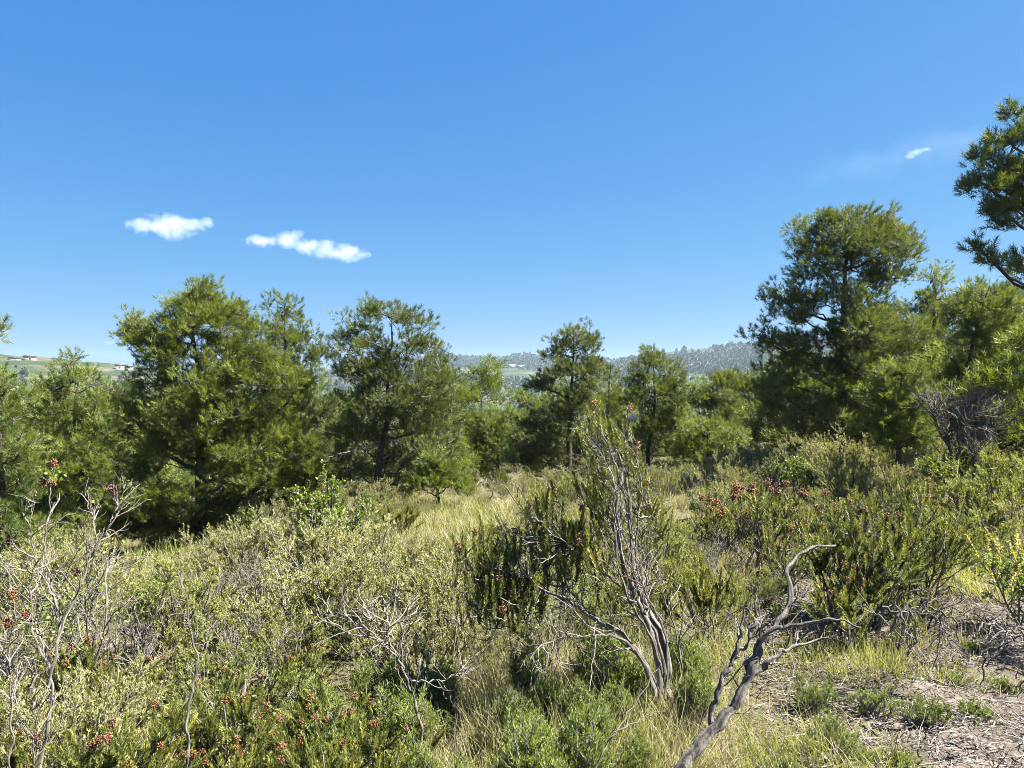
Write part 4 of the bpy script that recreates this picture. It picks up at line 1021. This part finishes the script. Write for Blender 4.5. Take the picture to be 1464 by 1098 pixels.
# ------------------------------------------------------------------ clouds (real volumes, above the haze)
def cloud(label, lobes, dist, dens, nscale, cut, thick=.55):
    """lobes: (px, py, rx, ry)"""
    cx = np.mean([q[0] for q in lobes]); cy = np.mean([q[1] for q in lobes])
    c0 = at(cx, cy, dist); S = dist / F
    import bmesh
    bm = bmesh.new()
    for (px, py, rx, ry) in lobes:
        c = at(px, py, dist) - c0
        for dv in rdir(70): bm.verts.new(Vector(c + dv * np.array([rx, (rx + ry) * thick, ry]) * S * 1.25))
    res = bmesh.ops.convex_hull(bm, input=bm.verts)
    bmesh.ops.delete(bm, geom=list({g for g in res['geom_interior'] if isinstance(g, bmesh.types.BMVert)}), context='VERTS')
    me = bpy.data.meshes.new('cloud'); bm.to_mesh(me); bm.free()
    o = bpy.data.objects.new('cloud', me); COL.objects.link(o); o.location = c0
    m, nt, out = nodes('cloud_vapour')
    tc = nt.nodes.new('ShaderNodeTexCoord'); P = tc.outputs['Object']
    acc = None
    for (px, py, rx, ry) in lobes:
        c = at(px, py, dist) - c0
        mp = nt.nodes.new('ShaderNodeMapping'); mp.vector_type = 'TEXTURE'
        mp.inputs['Location'].default_value = c; mp.inputs['Scale'].default_value = (rx * S, (rx + ry) * thick * S, ry * S)
        nt.links.new(P, mp.inputs['Vector'])
        ln = nt.nodes.new('ShaderNodeVectorMath'); ln.operation = 'LENGTH'; nt.links.new(mp.outputs[0], ln.inputs[0])
        v = math_(nt, 'SUBTRACT', 1.0, ln.outputs['Value'])
        acc = v if acc is None else math_(nt, 'MAXIMUM', acc, v)
    nz = noise(nt, nscale / S, 6, .62, P, .3)
    t = math_(nt, 'ADD', acc, math_(nt, 'MULTIPLY', math_(nt, 'SUBTRACT', nz, .5), 3.3))
    t = math_(nt, 'MULTIPLY', math_(nt, 'SUBTRACT', t, cut), 1.6, True)
    t = math_(nt, 'MULTIPLY', t, math_(nt, 'MULTIPLY', math_(nt, 'ADD', acc, .22), 4, True))
    vol = nt.nodes.new('ShaderNodeVolumePrincipled'); vol.inputs['Color'].default_value = (.99, .99, .99, 1); vol.inputs['Anisotropy'].default_value = .1
    nt.links.new(math_(nt, 'MULTIPLY', t, dens), vol.inputs['Density']); nt.links.new(vol.outputs[0], out.inputs['Volume'])
    me.materials.append(m)
    tag(o, label, 'cloud')
cloud('compact small white cloud shaped like a hat above the tall broad pine', [(240, 322, 34, 17), (210, 324, 26, 12), (275, 324, 24, 11), (250, 330, 26, 14), (297, 319, 12, 8), (190, 322, 12, 8)], 3000, .0046, .06, .05)
cloud('long ragged white cloud sloping down with a curled crest', [(375, 345, 26, 9), (412, 344, 24, 13), (440, 352, 24, 12), (465, 358, 22, 14), (495, 362, 28, 13), (518, 366, 14, 7), (425, 338, 12, 10)], 3000, .0050, .065, .05)
cloud('tiny bright wisp of cloud above the tallest domed pine', [(1308, 218, 11, 5), (1320, 215, 9, 2.5), (1300, 224, 7, 4)], 3000, .005, .08, .0)
cloud('broad faint veil of cloud around the tiny bright wisp', [(1240, 235, 60, 22), (1320, 215, 60, 26), (1180, 255, 40, 14), (1390, 200, 40, 18)], 3600, .00012, .02, .0)
cloud('faint flat streak of cloud beside the broad pine just over the ridge', [(158, 490, 12, 3)], 3400, .0015, .08, .0)

# ------------------------------------------------------------------ haze
HZ = 2250.0
a = Acc(); box(a, -HZ, HZ, -HZ, HZ, -150, 72)
m, nt, out = nodes('air')
v = nt.nodes.new('ShaderNodeVolumePrincipled'); v.inputs['Color'].default_value = (.60, .77, 1, 1); v.inputs['Density'].default_value = .00013; v.inputs['Anisotropy'].default_value = .2
nt.links.new(v.outputs[0], out.inputs['Volume'])
tag(a.build('haze', m), None, None, None, 'stuff')

# ------------------------------------------------------------------ light, sky, camera
EL, AZ = R(54), R(92)
sd = Vector((math.sin(AZ) * math.cos(EL), math.cos(AZ) * math.cos(EL), math.sin(EL)))
sl = bpy.data.lights.new('sun', 'SUN'); sl.energy = 5.0; sl.angle = R(.53); sl.color = (1, .95, .87)
so = bpy.data.objects.new('sun', sl); COL.objects.link(so); so.rotation_euler = sd.to_track_quat('Z', 'Y').to_euler(); so.location = sd * 50

w = bpy.data.worlds.new('World'); SC.world = w; w.use_nodes = True
nt = w.node_tree; bg = nt.nodes['Background']
sky = nt.nodes.new('ShaderNodeTexSky'); sky.sky_type = 'NISHITA'; sky.sun_disc = False
sky.sun_elevation = EL; sky.sun_rotation = AZ; sky.altitude = 300; sky.air_density = 1.0; sky.dust_density = 1.0; sky.ozone_density = 3.0
EXPO = 2.75
# tone of the clear sky: each channel of the sky texture through a power curve, like the camera's own rendering of a deep blue sky
sp = nt.nodes.new('ShaderNodeSeparateColor'); nt.links.new(sky.outputs[0], sp.inputs[0])
cb = nt.nodes.new('ShaderNodeCombineColor')
for i, (ga, gg) in enumerate(((.74, 1.20), (.79, .645), (.985, .27))):
    pw = math_(nt, 'POWER', math_(nt, 'MULTIPLY', sp.outputs[i], .1), gg)
    nt.links.new(math_(nt, 'MULTIPLY', pw, ga / 2 ** EXPO / .1), cb.inputs[i])
nt.links.new(cb.outputs[0], bg.inputs['Color']); bg.inputs['Strength'].default_value = .1

cam = bpy.data.cameras.new('camera'); co = bpy.data.objects.new('camera', cam); COL.objects.link(co)
cam.lens = 26; cam.sensor_width = 36; cam.clip_end = 20000; cam.clip_start = .05
co.location = (0, 0, CAMZ); co.rotation_euler = (R(90) - math.atan((549 - HY) / F), 0, 0)
SC.camera = co
vs = SC.view_settings; vs.view_transform = 'Standard'; vs.look = 'None'; vs.gamma = 1; vs.use_curve_mapping = False; vs.exposure = EXPO
c = SC.cycles
c.max_bounces = 8; c.diffuse_bounces = 4; c.glossy_bounces = 2; c.transmission_bounces = 3; c.volume_bounces = 5; c.filter_width = .9; c.transparent_max_bounces = 8
c.use_denoising = True; c.denoising_prefilter = 'NONE'; c.denoising_input_passes = 'RGB_ALBEDO_NORMAL'; c.use_adaptive_sampling = False
